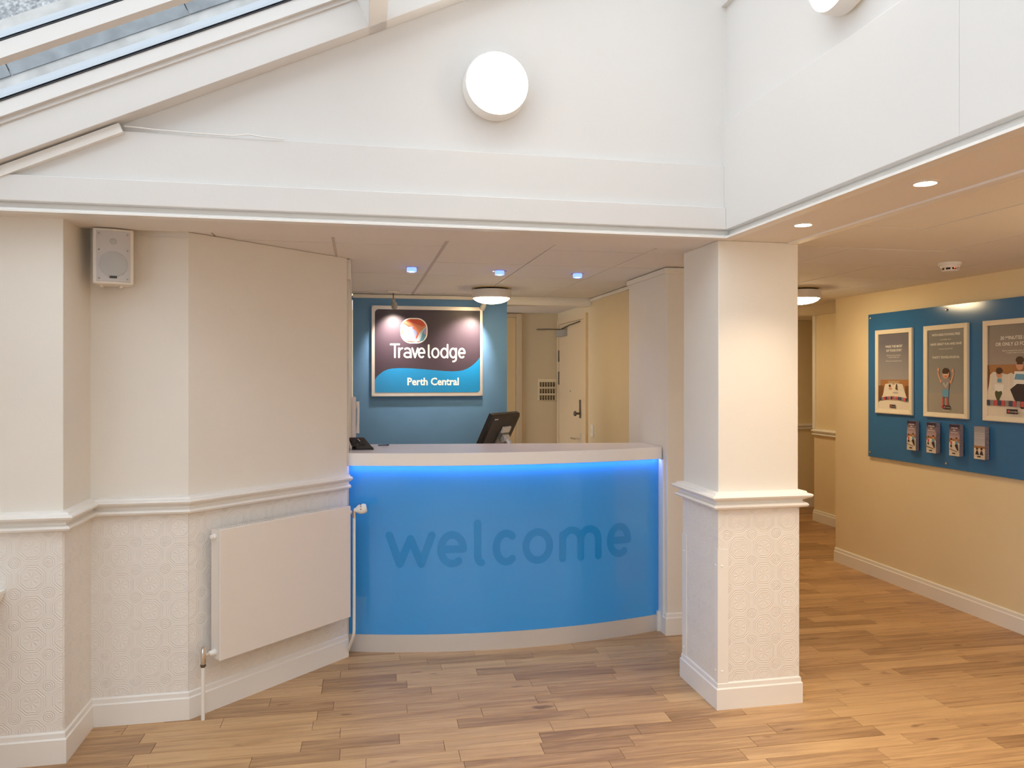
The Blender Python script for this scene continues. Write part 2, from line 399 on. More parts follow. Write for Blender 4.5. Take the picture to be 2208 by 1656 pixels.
vis.sort(key=lambda p: p[2]); singles = vis[:290]; sset = set(singles)
for p in singles:
    mb = MB(); plank_geo(mb, p); o = mb.build('plank', WOOD, fl, fix=False)
    at = o.data.attributes.new('tone', 'FLOAT', 'FACE'); at.data.foreach_set('value', [p[4]]*len(o.data.polygons))
mb = MB(); tones = []
for p in planks:
    if p in sset: continue
    plank_geo(mb, p); tones += [p[4]]*9
o = mb.build('planks_beyond', WOOD, fl, fix=False); o['kind'] = 'stuff'
at = o.data.attributes.new('tone', 'FLOAT', 'FACE'); at.data.foreach_set('value', tones)

# ---------------- walls
def wall(name, p0, p1, z0, z1, th, m, paper=None, flip=False):
    """vertical wall from p0 to p1 (plan), room side on the right hand; thickness goes to the left hand"""
    a, b = Vector(p0), Vector(p1); d = (b-a).normalized(); n = Vector((-d.y, d.x))*th
    q = [a, b, b+n, a+n]
    mb = MB(); mb.prism([(v.x, v.y) for v in q], lambda u, v, e: (u, v, e), z0, z1)
    o = struct(mb.build(name, m))
    if paper:
        t = 0.003; L = (b-a).length; r = Vector((d.y, -d.x))*t
        vs_ = [(a.x+r.x, a.y+r.y, paper[0]), (b.x+r.x, b.y+r.y, paper[0]), (b.x+r.x, b.y+r.y, paper[1]), (a.x+r.x, a.y+r.y, paper[1]),
               (a.x, a.y, paper[0]), (b.x, b.y, paper[0]), (b.x, b.y, paper[1]), (a.x, a.y, paper[1])]
        me = bpy.data.meshes.new('wallpaper'); me.from_pydata(vs_, [], [(0, 1, 2, 3), (1, 5, 6, 2), (4, 0, 3, 7), (3, 2, 6, 7), (4, 5, 1, 0)]); me.materials.append(PAPER)
        uv = me.uv_layers.new(name='UVMap')
        for lp in me.loops:
            v = me.vertices[lp.vertex_index].co; uv.data[lp.index].uv = ((Vector((v.x, v.y))-a).dot(d), v.z)
        link('wallpaper', me, o)
    return o
A0, A1, A2, A3, A4 = (-1.9, 3.372), (-1.165, 3.372), (-1.165, 3.69), (-.757, 3.69), (-.065, 4.34)
PR = (0.11, 0.94)
wall('wall_left_near', A0, (-1.1665, 3.372), 0, ZS, 0.25, PAINT, PR)
# recess return, alcove back and the angled wall
wall('wall_left_return', (-1.165, 3.374), A2, 0, 2.212, 0.10, PAINT, PR)
wall('wall_left_alcove', A2, A3, 0, 2.212, 0.10, PAINT, PR)
wall('wall_angled', A3, A4, 0, ZC-.002, 0.10, PAINT, PR)
wall('wall_office_left', (-.055, 4.40), (-.055, 6.30), 0, ZC+.3, 0.10, PAINT)
wall('wall_blue', (-.046, 6.191), (1.196, 6.191), 0, ZC, 0.10, BLUEW)
wall('wall_office_back', (-.1, 7.28), (2.0, 7.28), 0, 2.5, 0.10, OFFICE)
wall('wall_office_right', (1.915, 7.3), (1.915, 4.984), 0, 2.5, 0.12, OFFICE)
mb = MB().box(1.813, 2.30, 4.32, 4.984, 0, ZC); struct(mb.build('wall_pilaster', PAINT, bevel=.004))
mb = MB().box(2.035, 2.30, 4.984, 8.25, 0, 2.5); struct(mb.build('wall_corridor_left', OFFICE))
CW = mat('corridor_paint', (0.80, 0.68, 0.46), 0.65, spec=0.2, bump=(140, 0.15), var=0.015, vscale=3)
wall('wall_right', (3.92, 5.763), (3.92, -3.0), 0, 2.4, 0.14, CW)
wall('wall_corridor_jog', (4.81, 5.763), (3.93, 5.763), 0, 2.4, 0.1, CW) 
wall('wall_corridor_right', (4.81, 7.45), (4.81, 5.70), 0, 2.4, 0.14, CW)
wall('wall_corridor_back', (2.15, 8.25), (5.65, 8.25), 0, 2.4, 0.1, CW)
wall('wall_corridor_end', (5.6, 8.25), (5.6, 7.45), 0, 2.4, 0.1, CW)
wall('wall_corridor_nook', (5.6, 7.45), (4.95, 7.45), 0, 2.4, 0.1, CW)
mb = MB()
for b_ in ((-3.0, -1.4, 0, 2.1), (1.9, 3.372, 0, 2.1), (-1.4, 1.9, 0, .70), (-1.4, 1.9, 1.95, 2.1)): mb.box(-2.05, -1.9, b_[0], b_[1], b_[2], b_[3])
struct(mb.build('wall_left', PAINT))
mb = MB()
for b_ in ((-1.4, -1.34, .70, 1.95), (1.84, 1.9, .70, 1.95), (-1.34, 1.84, .70, .76), (-1.34, 1.84, 1.89, 1.95), (.22, .28, .76, 1.89)): mb.box(-2.02, -1.96, b_[0], b_[1], b_[2], b_[3])
w3 = struct(mb.build('window_3', WHITE))
for b_ in ((-1.34, .22), (.28, 1.84)): MB().box(-1.993, -1.987, b_[0], b_[1], .76, 1.89).build('pane', GLASS, w3)
# wall behind the viewer with its window opening
mb = MB(); 
for b_ in ((-2.05, -1.5, 0, 4.0), (1.1, 4.1, 0, 4.0), (-1.5, 1.1, 0, .65), (-1.5, 1.1, 2.35, 4.0)): mb.box(b_[0], b_[1], -3.15, -3.0, b_[2], b_[3])
struct(mb.build('wall_behind', PAINT))
mb = MB()
for b_ in ((-1.5, -1.44, .65, 2.35), (1.04, 1.1, .65, 2.35), (-1.44, 1.04, .65, .71), (-1.44, 1.04, 2.29, 2.35), (-.23, -.17, .71, 2.29)): mb.box(b_[0], b_[1], -3.12, -3.06, b_[2], b_[3])
wf = struct(mb.build('window_2', WHITE))
for b_ in ((-1.44, -.23), (-.17, 1.04)): MB().box(b_[0], b_[1], -3.093, -3.087, .71, 2.29).build('pane', GLASS, wf)

# gable above the beam
gx = [-1.9, 1.672]
mb = MB(); mb.prism([(-1.9, 2.30), (1.90, 2.30), (1.90, 3.95), (1.672, roofz(1.672, .2)), (-1.48, 2.30)], lambda u, v, d: (u, d, v), 3.29, 3.40)
struct(mb.build('wall_gable', PALE))
# front beam: box, fascia, bottom strip and soffit, each its own trim
def roofclip(x0, x1, z0, z1, y0, y1):
    pts = [(x0, z0), (x1, z0), (x1, z1)]
    xc = -0.915 + (z1-2.553)*CT/ST
    if xc > x0: pts += [(xc, z1), (x0, roofz(x0))]
    else: pts += [(x0, z1)]
    return MB().prism(pts, lambda u, v, d: (u, d, v), y0, y1)
BM = WHITE
beam = struct(roofclip(-1.36, 1.648, 2.322, 2.517, 3.262, 3.295).build('trim_1', PALE, bevel=.002))
MB().box(-1.9, 1.648, 3.242, 3.30, 2.222, 2.322).build('fascia', PALE, beam, bevel=.003)
SOFF = mat('soffit_paint', (0.80, 0.76, 0.71), 0.6, spec=0.2, bump=(120, 0.12))
sf = struct(MB().box(-1.9, 2.037, 3.290, 3.575, ZS, 2.30).build('trim_2', SOFF))
# L-shaped moulding round the opening: groove and bead
prof = [(-.05, 2.2215), (-.034, 2.2215), (-.030, 2.206), (-.004, 2.193), (.003, 2.189), (.003, ZS-.003), (-.05, ZS-.003)]
# path keeps the well on its right hand
path = [(-1.9, 3.242), (1.648, 3.242), (1.648, -3.0)]
struct(MB().sweep(path, prof).build('trim_3', WHITE))
# right beam: soffit, tall fascia, recessed wall and high beam
struct(MB().box(1.696, 2.037, -3.0, 3.289, ZS, 2.30).build('trim_4', SOFF))
rf = struct(MB().box(1.648, 1.80, 1.8575, 3.30, 2.222, 2.715).build('wall_upper_right', PALE, bevel=.002))
MB().box(1.648, 1.80, -3.0, 1.8565, 2.222, 2.715).build('fascia_panel', PALE, rf, bevel=.002)
MB().box(1.672, 1.80, -3.0, 3.30, 2.715, 3.27).build('recess_panel', PALE, rf)
MB().box(1.648, 1.80, -3.0, 3.30, 3.262, 4.0).build('high_beam', PALE, rf, bevel=.002)
# fascia return of the gable corner, slightly behind
# ---------------- mouldings
def dado(z0, k=1.0):
    H = 0.086*k
    p = [(0, 0), (.012, .004), (.032, .010), (.036, .018), (.030, .026), (.016, .032), (.014, .040), (.030, .048), (.046, .056), (.050, .064), (.046, .070), (.030, .074), (.026, .082), (0, .086)]
    return [(o*k, z0+z*k) for o, z in p] + [(-.01, z0+H), (-.01, z0)]
def base(h=.125, t=.016):
    return [(0, 0), (t, 0), (t, h-.030), (t-.005, h-.024), (t-.006, h-.006), (t-.011, h), (-.01, h), (-.01, 0)]
struct(MB().sweep([A0, A1, A2, A3, A4], dado(.925)).build('trim_5', WHITE))
struct(MB().sweep([A0, A1, A2, A3, A4], base()).build('baseboard_left', WHITE))
struct(MB().sweep([(1.813, 4.42), (1.813, 4.32), (2.30, 4.32), (2.30, 4.6)][::-1][::-1], [(-o, z) for o, z in base(.13)]).build('baseboard_pilaster', WHITE)) if False else None
struct(MB().sweep([(2.30, 8.2), (2.30, 4.32), (1.813, 4.32), (1.813, 4.41)][::-1], base(.13)).build('baseboard_pilaster', WHITE))
struct(MB().sweep([(3.92, 5.763), (3.92, -3.0)], base(.118, .018)).build('baseboard_right', WHITE))
struct(MB().sweep([(4.81, 7.45), (4.81, 5.77)], base(.118, .018)).build('baseboard_corridor', WHITE))
struct(MB().sweep([(2.31, 8.25), (5.6, 8.25)], base(.118, .018)).build('baseboard_back', WHITE))
struct(MB().sweep([(4.81, 7.45), (4.81, 5.77)], dado(.915, .85)).build('trim_6', WHITE))
struct(MB().sweep([(2.31, 8.25), (5.6, 8.25)], dado(.915, .85)).build('trim_7', WHITE))
struct(MB().box(4.795, 4.83, 7.41, 7.46, .99, 2.2).build('trim_8', WHITE))
# office cornice and bulkhead
struct(MB().box(-.046, 1.2, 6.165, 6.191, 2.171, 2.2).build('trim_9', PAINT, bevel=.004))
struct(MB().box(1.196, 1.915, 6.165, 6.30, 2.138, 2.205).build('trim_10', PAINT, bevel=.003))
struct(MB().box(1.196, 1.915, 6.158, 6.17, 2.172, 2.186).build('trim_11', PAINT, bevel=.002))
struct(MB().box(1.795, 1.813, 4.32, 4.984, 2.168, 2.2).build('trim_12', PAINT, bevel=.004))
struct(MB().box(1.79, 2.30, 4.305, 4.32, 2.168, 2.2).build('trim_13', PAINT, bevel=.004))
struct(MB().box(1.898, 1.915, 4.984, 6.165, 2.175, 2.2).build('trim_14', PAINT, bevel=.004))
struct(MB().box(1.996, 2.045, -3.0, 3.31, 2.176, 2.2).build('trim_15', WHITE, bevel=.003))
struct(MB().box(-.3, 2.0, 6.30, 7.3, 2.165, 2.2).build('ceiling_back', TILE))
# uneven plaster step where the angled wall meets the tiles
struct(MB().box(-.075, -.046, 4.36, 5.2, 2.09, 2.2).build('trim_16', PAINT))

struct(MB().box(-.079, -.066, 4.365, 4.95, 2.10, 2.2).build('ceiling_gap_shade', GAPSHADE))  # solid dark block painted as the shade of a narrow ceiling gap
# ---------------- suspended ceilings, tile by tile
def tiles(root, xs, ys, z, gap, inside):
    for i in range(len(xs)-1):
        for j in range(len(ys)-1):
            x0, x1, y0, y1 = xs[i], xs[i+1], ys[j], ys[j+1]
            if not inside((x0+x1)/2, (y0+y1)/2): continue
            g = gap(i)
            dz = rng.uniform(-.0015, .0015)
            MB().box(x0+g, x1-g, y0+.003, y1-.003, z+dz, z+.014).build('ceiling_tile', TILE, root)
c1 = struct(MB().box(-1.9, 1.95, 3.575, 6.30, 2.219, 2.26).build('ceiling', GRID))
xs = [-1.20, -.66, -.12, .42, .96, 1.495, 2.035]; ys = [3.577, 3.86, 4.40, 4.94, 5.48, 6.02, 6.19]
tiles(c1, xs, ys, ZC, lambda i: .0035, lambda x, y: True)
for x, g in ((-.12, .007), (.42, .0085)):
    MB().box(x-g, x+g, 3.58, 6.19, 2.2035, 2.2085).build('ceiling_grid_bar', mat('grid_bar_%d' % (x*100), (.55, .48, .42), .5), c1)
c2 = struct(MB().box(2.045, 5.7, -3.05, 8.3, 2.214, 2.30).build('ceiling.001', GRID))
xs = [2.045, 2.455, 3.0, 3.54, 4.08, 4.62, 5.16, 5.65]; ys = [2.445+.511*k for k in range(-11, 12)]
tiles(c2, xs, ys, 2.2, lambda i: .0032, lambda x, y: not (x > 3.95 and y < 5.6))

# ---------------- glass roof
def ro(x, y, h): return (x - 0*h - h*ST, y, roofz(x) + h*CT - 0)   # point on the slope at x, raised h along its normal
def slope_box(mb, x0, x1, y0, y1, h0, h1):
    p = [ro(x0, y0, h0), ro(x1, y0, h0), ro(x1, y1, h0), ro(x0, y1, h0), ro(x0, y0, h1), ro(x1, y0, h1), ro(x1, y1, h1), ro(x0, y1, h1)]
    return mb.add(p, [(3, 2, 1, 0), (4, 5, 6, 7), (0, 1, 5, 4), (1, 2, 6, 5), (2, 3, 7, 6), (3, 0, 4, 7)])
X0, X1 = -1.95, 1.75
w1 = struct(slope_box(MB(), X0, X1, 3.205, 3.289, 0, .135).build('window_1', PALE, bevel=.002))
slope_box(MB(), X0, X1, 3.178, 3.29, .135, .186).build('frame_upstand', PALE, w1)
slope_box(MB(), X0, X1, 3.196, 3.206, .118, .137).build('frame_bead', PALE, w1)
bars = [2.8125, 2.30, 1.79, 1.28, .77, .26, -.25, -.76, -1.27, -1.78, -2.29, -2.80]
for yb in bars:
    slope_box(MB(), X0, X1, yb-.0225, yb+.0225, .1345, .185).build('glazing_bar', PALE, w1)
    slope_box(MB(), X0, X1, yb-.020, yb+.020, .1965, .218).build('glazing_cap', ALU, w1)
slope_box(MB(), X0, X1, 3.176, 3.344, .1965, .225).build('glazing_cap', ALU, w1)
for i, yb in enumerate([3.36] + bars[:-1]):
    y0, y1 = bars[i]-.0, yb
    for xa, xb in ((X0, .075), (.075, X1)):
        slope_box(MB(), xa+.002, xb-.002, y0+.002, y1-.002, .190, .196).build('pane', GLASS, w1)
for yb in [3.18] + bars:
    hw = .024 if yb != 3.18 else .0
    slope_box(MB(), X0, X1, yb-max(hw, .006), yb+max(hw, .05), .1862, .1895).build('gasket', GASKET, w1)
# purlin that crosses the rafters
mb = MB(); a_, b_ = .040, .115
p = []
for y_ in (-3.0, 3.289):
    for x_, h_ in ((a_, 0), (b_, 0), (b_, .186), (a_, .186)): p.append(ro(x_, y_, h_))
mb.add(p, [(0, 1, 2, 3), (7, 6, 5, 4), (0, 4, 5, 1), (1, 5, 6, 2), (2, 6, 7, 3), (3, 7, 4, 0)]); mb.build('purlin', PALE, w1, bevel=.002)
# eaves and ridge boards close the edges of the roof
struct(MB().box(-2.06, -1.9, -3.1, 3.4, 2.05, 2.42).build('trim_17', WHITE))
# batten under the wall rafter, on the boxed beam
struct(slope_box(MB(), -1.9, -.925, 3.236, 3.262, -.046, -.008).build('trim_18', WHITE, bevel=.001))
# outside wall above the roof: render fillet, lead flashing sheets, roughcast
MB_ = lambda x0, x1, y0, y1, h0, h1: slope_box(MB(), x0, x1, y0, y1, h0, h1)
mb = MB(); mb.prism([(-2.6, 1.9), (2.2, 3.9), (2.2, 5.8), (-2.6, 5.8)], lambda u, v, d: (u, d, v), 3.405, 3.6)
ow = struct(mb.build('wall_outside', HARL))
MB_(-2.4, 1.9, 3.352, 3.41, .225, .365).build('mortar_fillet', MORTAR, ow)
xx = -2.4; k = 0
for L in (.62, .58, .66, .30, .24, .6, .6, .6):
    MB_(xx+.002, xx+L-.002, 3.347-.003*(k % 2), 3.41, .345, .515).build('lead_sheet', LEAD, ow); xx += L; k += 1
MB_(-2.4, 1.9, 3.345, 3.41, .515, .555).build('mortar_fillet', MORTAR, ow)

# ================================================================ COLUMN
cl = thing('column', 'square white column with a dado rail and embossed lower part, standing alone on the wood floor', 'column', (1.848, 3.505, 0))
MB().box(1.643, 2.053, 3.31, 3.70, 0, ZS).build('shaft', PAINT, cl, bevel=.004)
cp = [(1.643, 3.70), (1.643, 3.31), (2.053, 3.31), (2.053, 3.70)]
def paper_loop(pts, z0, z1, parent):
    t = .003; vs_ = []; fs_ = []; uvs = []; acc = 0
    n = len(pts)
    for i in range(n):
        a = Vector(pts[i]); b = Vector(pts[(i+1) % n]); d = (b-a).normalized(); r = Vector((d.y, -d.x))*-t
        r = Vector((-d.y, d.x))*-t
        r = Vector((d.y, -d.x))*t
        k = len(vs_); L = (b-a).length
        a2, b2 = a - d*t + r, b + d*t + r
        vs_ += [(a2.x, a2.y, z0), (b2.x, b2.y, z0), (b2.x, b2.y, z1), (a2.x, a2.y, z1)]; fs_.append((k, k+1, k+2, k+3)); uvs += [(acc, z0), (acc+L, z0), (acc+L, z1), (acc, z1)]; acc += L
    me = bpy.data.meshes.new('wallpaper'); me.from_pydata(vs_, [], fs_); me.materials.append(PAPER)
    uv = me.uv_layers.new(name='UVMap')
    for i, q in enumerate(uvs): uv.data[i].uv = q
    return link('wallpaper', me, parent)
paper_loop(cp, .10, .94, cl)
MB().sweep(cp, dado(.925), closed=True).build('dado_rail', WHITE, cl)
MB().sweep(cp, base(.124, .015), closed=True).build('baseboard', WHITE, cl)
def screw(loc, d, parent, r=.005, m=WHITE):
    MB().lathe([(r, 0), (r, .002), (r*.6, .004)], axisM(loc, d), 10).build('screw', m, parent)
g1 = MB().box(1.6365, 1.691, 3.3035, 3.3065, .122, .743).box(1.6365, 1.6395, 3.3066, 3.336, .122, .743).build('corner_guard', WHITE, cl)
for z in (.667, .177): screw((1.658, 3.3035, z), (0, -1, 0), g1); screw((1.6365, 3.326, z), (-1, 0, 0), g1)
g2 = MB().box(1.6365, 1.6395, 3.654, 3.703, .122, .742).build('corner_guard', WHITE, cl)
for z in (.656, .163): screw((1.6365, 3.682, z), (-1, 0, 0), g2)

# ================================================================ RECEPTION COUNTER
ct = thing('reception_counter', 'curved reception counter with glossy blue front reading welcome and white top', 'counter', (.87, 4.5, 0))
XA, XB = -.054, 1.795
def ay(x, off=0.0): return 4.275 + (x-.87)**2/6.4 + off
NX = 48
def arc_strip(x0, x1, o0, o1, z0, z1, back=None):
    """solid strip following the curve: front offset o0, back offset o1 (or straight back line)"""
    pts = [(x0+(x1-x0)*i/NX, ay(x0+(x1-x0)*i/NX, o0)) for i in range(NX+1)]
    if back: bk = back
    else: bk = [(x0+(x1-x0)*i/NX, ay(x0+(x1-x0)*i/NX, o1)) for i in range(NX, -1, -1)]
    return MB().prism(pts + bk, lambda u, v, d: (u, v, d), z0, z1)
arc_strip(XA, XB, 0, .02, 0, .098).build('plinth', STEEL, ct)
arc_strip(XA, XB, 0.004, .02, .0985, 1.047).build('front_panel', PANEL, ct)
arc_strip(-.072, 1.806, -.03, 0, 1.049, 1.12, back=[(1.806, 4.70), (-.02, 4.94), (-.053, 4.94), (-.053, 4.405)]).build('countertop', SOLID, ct, bevel=.003)
MB().box(1.796, 1.812, 4.345, 4.72, .098, 1.047).build('end_panel', WHITE, ct)
MB().box(1.78, 1.812, 4.39, 4.45, 0, .12).build('end_block', WHITE, ct)
MB().box(-.04, 1.80, 4.60, 4.62, 0, 1.047).build('back_panel', WHITE, ct)
arc_strip(-.05, 1.79, -.022, -.011, 1.0484, 1.0489).build('light_strip', LED, ct)
mb = MB(); W_ = [('w', .146, .424), ('e', .432, .600), ('l', .638, .727), ('c', .741, .893), ('o', .916, 1.100), ('m', 1.136, 1.404), ('e', 1.438, 1.601)]
word(mb, W_, .473, .205, .0215, lambda u, v, d: (u, ay(u, .0032-d), v))
mb.build('lettering', WTEXT, ct, fix=False, label='deep blue lettering reading welcome')

# staff desk behind the counter (carries the monitor)
dk = thing('staff_desk', 'low white staff desk hidden behind the curved counter', 'desk', (.9, 5.05, 0))
MB().box(.02, 1.80, 4.96, 5.55, .80, .83).build('desktop', SOLID, dk)
for x in (.06, 1.74):
    for y in (5.0, 5.5): MB().box(x-.02, x+.02, y-.02, y+.02, 0, .80).build('leg', STEEL, dk)

# ---------------- monitor
mo = thing('monitor', 'black flat monitor seen from behind, tilted on the staff side of the counter', 'monitor', (1.0, 5.2, .83))
psi, tau = R_(48), R_(27)
ex = Vector((math.cos(psi), math.sin(psi), 0)); nb = Vector((math.sin(psi), -math.cos(psi), 0))      # along width, horizontal back normal
up = (Vector((0, 0, 1))*math.cos(tau) + nb*math.sin(tau)); nn = up.cross(ex)*-1
if nn.dot(nb) < 0: nn = -nn
mw, mh = .362, .31
# top-left (outer) corner of the back face is at this point
TL = Vector((.868, 4.97, 1.291)); 
def mp_(a, b, c): return TL + ex*a - up*b + nn*c     # a right, b down, c outward from the back
def mbox(mb, a0, a1, b0, b1, c0, c1, ins=0):
    p = [mp_(a, b, c0) for a, b in ((a0, b0), (a1, b0), (a1, b1), (a0, b1))] + [mp_(a, b, c1) for a, b in ((a0+ins, b0+ins), (a1-ins, b0+ins), (a1-ins, b1-ins), (a0+ins, b1-ins))]
    return mb.add(p, [(3, 2, 1, 0), (4, 5, 6, 7), (0, 1, 5, 4), (1, 2, 6, 5), (2, 3, 7, 6), (3, 0, 4, 7)])
mbox(MB(), 0, mw, 0, mh, -.035, -.006).build('bezel', BLACK, mo, bevel=.003)
mbox(MB(), .004, mw-.004, .004, mh-.004, -.0058, .008, .010).build('back_shell', mat('monitor_back', (.022, .016, .013), .42, bump=(60, .1)), mo)
SILV = mat('silver_plastic', (.70, .68, .63), .25, metal=.3)
mbox(MB(), .160, .288, .128, .262, .0085, .016, .004).build('mount_plate', mat('mount_dark', (.20, .20, .18), .3, metal=.5), mo)
mbox(MB(), .172, .282, .088, .140, .0085, .022, .006).build('mount_cover', SILV, mo, bevel=.003)
hub = mp_(.238, .172, .024)
MB().lathe([(.02, -.035), (.026, -.03), (.026, .03), (.02, .035)], axisM(hub, ex), 16).build('hinge', SILV, mo, smooth=True)
st_ = hub + nb*.03; st_.z = .845
MB().tube([hub, hub+nb*.035+Vector((0, 0, -.03)), hub+nb*.03+Vector((0, 0, -.10)), st_], [.018, .02, .022, .026], 14).build('neck', SILV, mo, smooth=True)
MB().lathe([(.11, .83), (.11, .836), (.09, .845), (.02, .852)], Matrix.Translation((st_.x, st_.y, 0)), 28).build('foot', BLACK, mo)
text_mesh('lenovo', .016, lambda x, y, z: mp_(.030+x, .032-y, .0086), mat('logo_silver', (.75, .74, .72), .4), 'logo', mo, align='LEFT', bold=.0008)

# ---------------- tablet stand on the left end of the counter
ts = thing('desk_device', 'black tilted payment stand at the left end of the white countertop', 'device', (0.0, 4.66, 1.12))
def tsp(a, b, c): return Vector((-.040+a*1.0 + b*.52, 4.60+a*.04 + b*-.10, 1.123+b*.50)) + Vector((-.1, .1, .0))*0 + Vector((0, -.93, .30))*c
# leaning slab seen from its back
TSo = Vector((-.012, 4.56, 1.128)); tx = Vector((.995, -.07, 0)); tu = Vector((-.60, .42, .68)).normalized(); tn = tx.cross(tu).normalized()
if tn.y > 0: tn = -tn
def tq(a, b, c): return TSo + tx*a + tu*b + tn*c
def tbox(mb, a0, a1, b0, b1, c0, c1):
    p = [tq(a, b, c) for c in (c0, c1) for a, b in ((a0, b0), (a1, b0), (a1, b1), (a0, b1))]
    return mb.add(p, [(3, 2, 1, 0), (4, 5, 6, 7), (0, 1, 5, 4), (1, 2, 6, 5), (2, 3, 7, 6), (3, 0, 4, 7)])
DK = mat('matt_dark_plastic', (.035, .028, .024), .45)
tbox(MB(), 0, .098, 0, .094, -.016, 0).build('body', DK, ts, bevel=.004)
MB().lathe([(.020, 0), (.022, .003), (.012, .006)], axisM(tq(.028, .048, 0), tn), 18).build('hub', BLACK, ts)
tbox(MB(), .030, .068, .030, .044, 0, .006).build('bracket', BLACK, ts, bevel=.002)
tbox(MB(), .050, .056, .056, .078, 0, .007).build('clip', CHROME, ts, bevel=.001)
MB().add([tq(.0, .0, -.016), tq(.012, .0, -.016), tq(.012, .07, -.016), tq(.0, .07, -.016), Vector((-.04, 4.68, 1.1225)), Vector((-.028, 4.68, 1.1225)), Vector((-.030, 4.66, 1.16)), Vector((-.042, 4.66, 1.16))],
         [(3, 2, 1, 0), (4, 5, 6, 7), (0, 1, 5, 4), (1, 2, 6, 5), (2, 3, 7, 6), (3, 0, 4, 7)]).build('leg', BLACK, ts)
MB().box(-.04, .085, 4.545, 4.68, 1.1205, 1.126).build('foot', DK, ts)
pn = thing('pen', 'slim blue-grey pen lying on the white countertop beside the black stand', 'pen', (.15, 4.79, 1.125))
MB().tube([(.116, 4.784, 1.1255), (.168, 4.797, 1.1255)], .0045, 10).build('barrel', mat('pen_blue', (.10, .13, .2), .4), pn, smooth=True)
MB().tube([(.168, 4.797, 1.1255), (.184, 4.801, 1.1255)], [.0047, .003], 10).build('cap', BLACK, pn, smooth=True)
# ---------------- wall telephone by the blue wall
ph = thing('wall_phone', 'white handset with a dangling cord hung beside the blue wall', 'telephone', (-.046, 5.0, 1.12))
MB().box(-.046, -.018, 4.93, 5.01, 1.10, 1.42).build('cradle', SPKW, ph, bevel=.006)
MB().tube([(-.01, 4.95, 1.39), (-.004, 4.95, 1.34), (-.006, 4.95, 1.24), (-.01, 4.95, 1.19)], [.014, .009, .009, .014], 12).build('handset', WHITE, ph, smooth=True)
MB().tube([(-.012, 4.94, 1.18), (-.0, 4.93, 1.15), (-.004, 4.93, 1.135), (-.018, 4.96, 1.128), (-.020, 4.96, 1.30)], .002, 8).build('cord', GREYP, ph, smooth=True)

# ================================================================ SIGN
sg = thing('hotel_sign', 'silver-framed dark and blue lodge sign lit by spotlights on the blue wall', 'sign', (.545, 6.19, 1.75))
YS = 6.165
MB().box(.099, .990, YS, 6.190, 1.390, 2.113).build('frame', mat('silver_frame', (.66, .62, .58), .35, metal=.35), sg, bevel=.002)
def rrect(x0, x1, z0, z1, r, n=6, which=(1, 1, 1, 1)):
    out = []
    for (cx, cz, a0), wv in zip(((x1-r, z0+r, -90), (x1-r, z1-r, 0), (x0+r, z1-r, 90), (x0+r, z0+r, 180)), which):
        if wv: out += [(cx+r*math.cos(R_(a0+90*k/n)), cz+r*math.sin(R_(a0+90*k/n))) for k in range(n+1)]
        else: out.append((x1 if a0 in (-90, 0) else x0, z0 if a0 in (-90, 180) else z1))
    return out
on_sign = lambda u, v, d: (u, YS-d, v)
SD = mat('sign_aubergine', (.050, .034, .052), .42); SB = mat('sign_cyan', (.008, .25, .60), .28); SW = mat('sign_white', (.92, .91, .90), .35)
MB().prism(rrect(.125, .968, 1.421, 2.083, .030, which=(1, 0, 1, 0)), on_sign, 0, .002).build('sign_panel', SD, sg)
wave = [(.125, 1.521), (.140, 1.546), (.16, 1.566), (.19, 1.589), (.226, 1.605), (.26, 1.612), (.305, 1.615), (.37, 1.615), (.438, 1.612), (.52, 1.606), (.607, 1.598), (.68, 1.592), (.743, 1.590), (.79, 1.592), (.825, 1.598), (.865, 1.613), (.9, 1.635), (.93, 1.660), (.95, 1.682), (.968, 1.708)]
MB().prism([(.125, 1.421), (.938, 1.421), (.957, 1.429), (.968, 1.45)] + wave[::-1], on_sign, .002, .0026).build('wave_panel', SB, sg)
for x, z in ((.108, 2.104), (.981, 2.104), (.108, 1.40), (.981, 1.40)): screw((x, YS, z), (0, -1, 0), sg, .004, GREYP)
lg = MB().prism(rrect(.325, .541, 1.813, 2.017, .085, 10), on_sign, .002, .003).build('logo_tile', SW, sg)
LO = mat('logo_orange', (.60, .09, .04), .4); LP = mat('logo_lavender', (.26, .31, .52), .4); LC = mat('logo_pillow', (.42, .56, .60), .4); LBl = mat('logo_blanket', (.10, .30, .45), .4); LV = mat('logo_violet', (.34, .33, .62), .4); LPe = mat('logo_peach', (.60, .22, .12), .4)
def clip_poly(pts): return pts
inner = rrect(.334, .532, 1.822, 2.008, .078, 10)
MB().prism(inner, on_sign, .003, .0034).build('sky', LO, lg)
def inset(pts, d, m, name):
    # clip a convex-ish set of points to the rounded tile by pulling outside points in
    out = []
    cx, cz = .433, 1.915
    for x, z in pts:
        k = 1.0
        for _ in range(60):
            X, Z = cx+(x-cx)*k, cz+(z-cz)*k
            if ((abs(X-cx)/.099)**3.4 + (abs(Z-cz)/.093)**3.4) <= 1.0: break
            k -= .012
        out.append((X, Z))
    MB().prism(out, on_sign, d, d+.0003).build(name, m, lg)
inset([(.330, 1.985), (.36, 1.975), (.395, 1.957), (.43, 1.94), (.455, 1.91), (.475, 1.885), (.50, 1.915), (.53, 1.945), (.53, 1.965), (.50, 1.95), (.47, 1.96), (.42, 1.98), (.36, 1.995)], .0034, LPe, 'horizon')
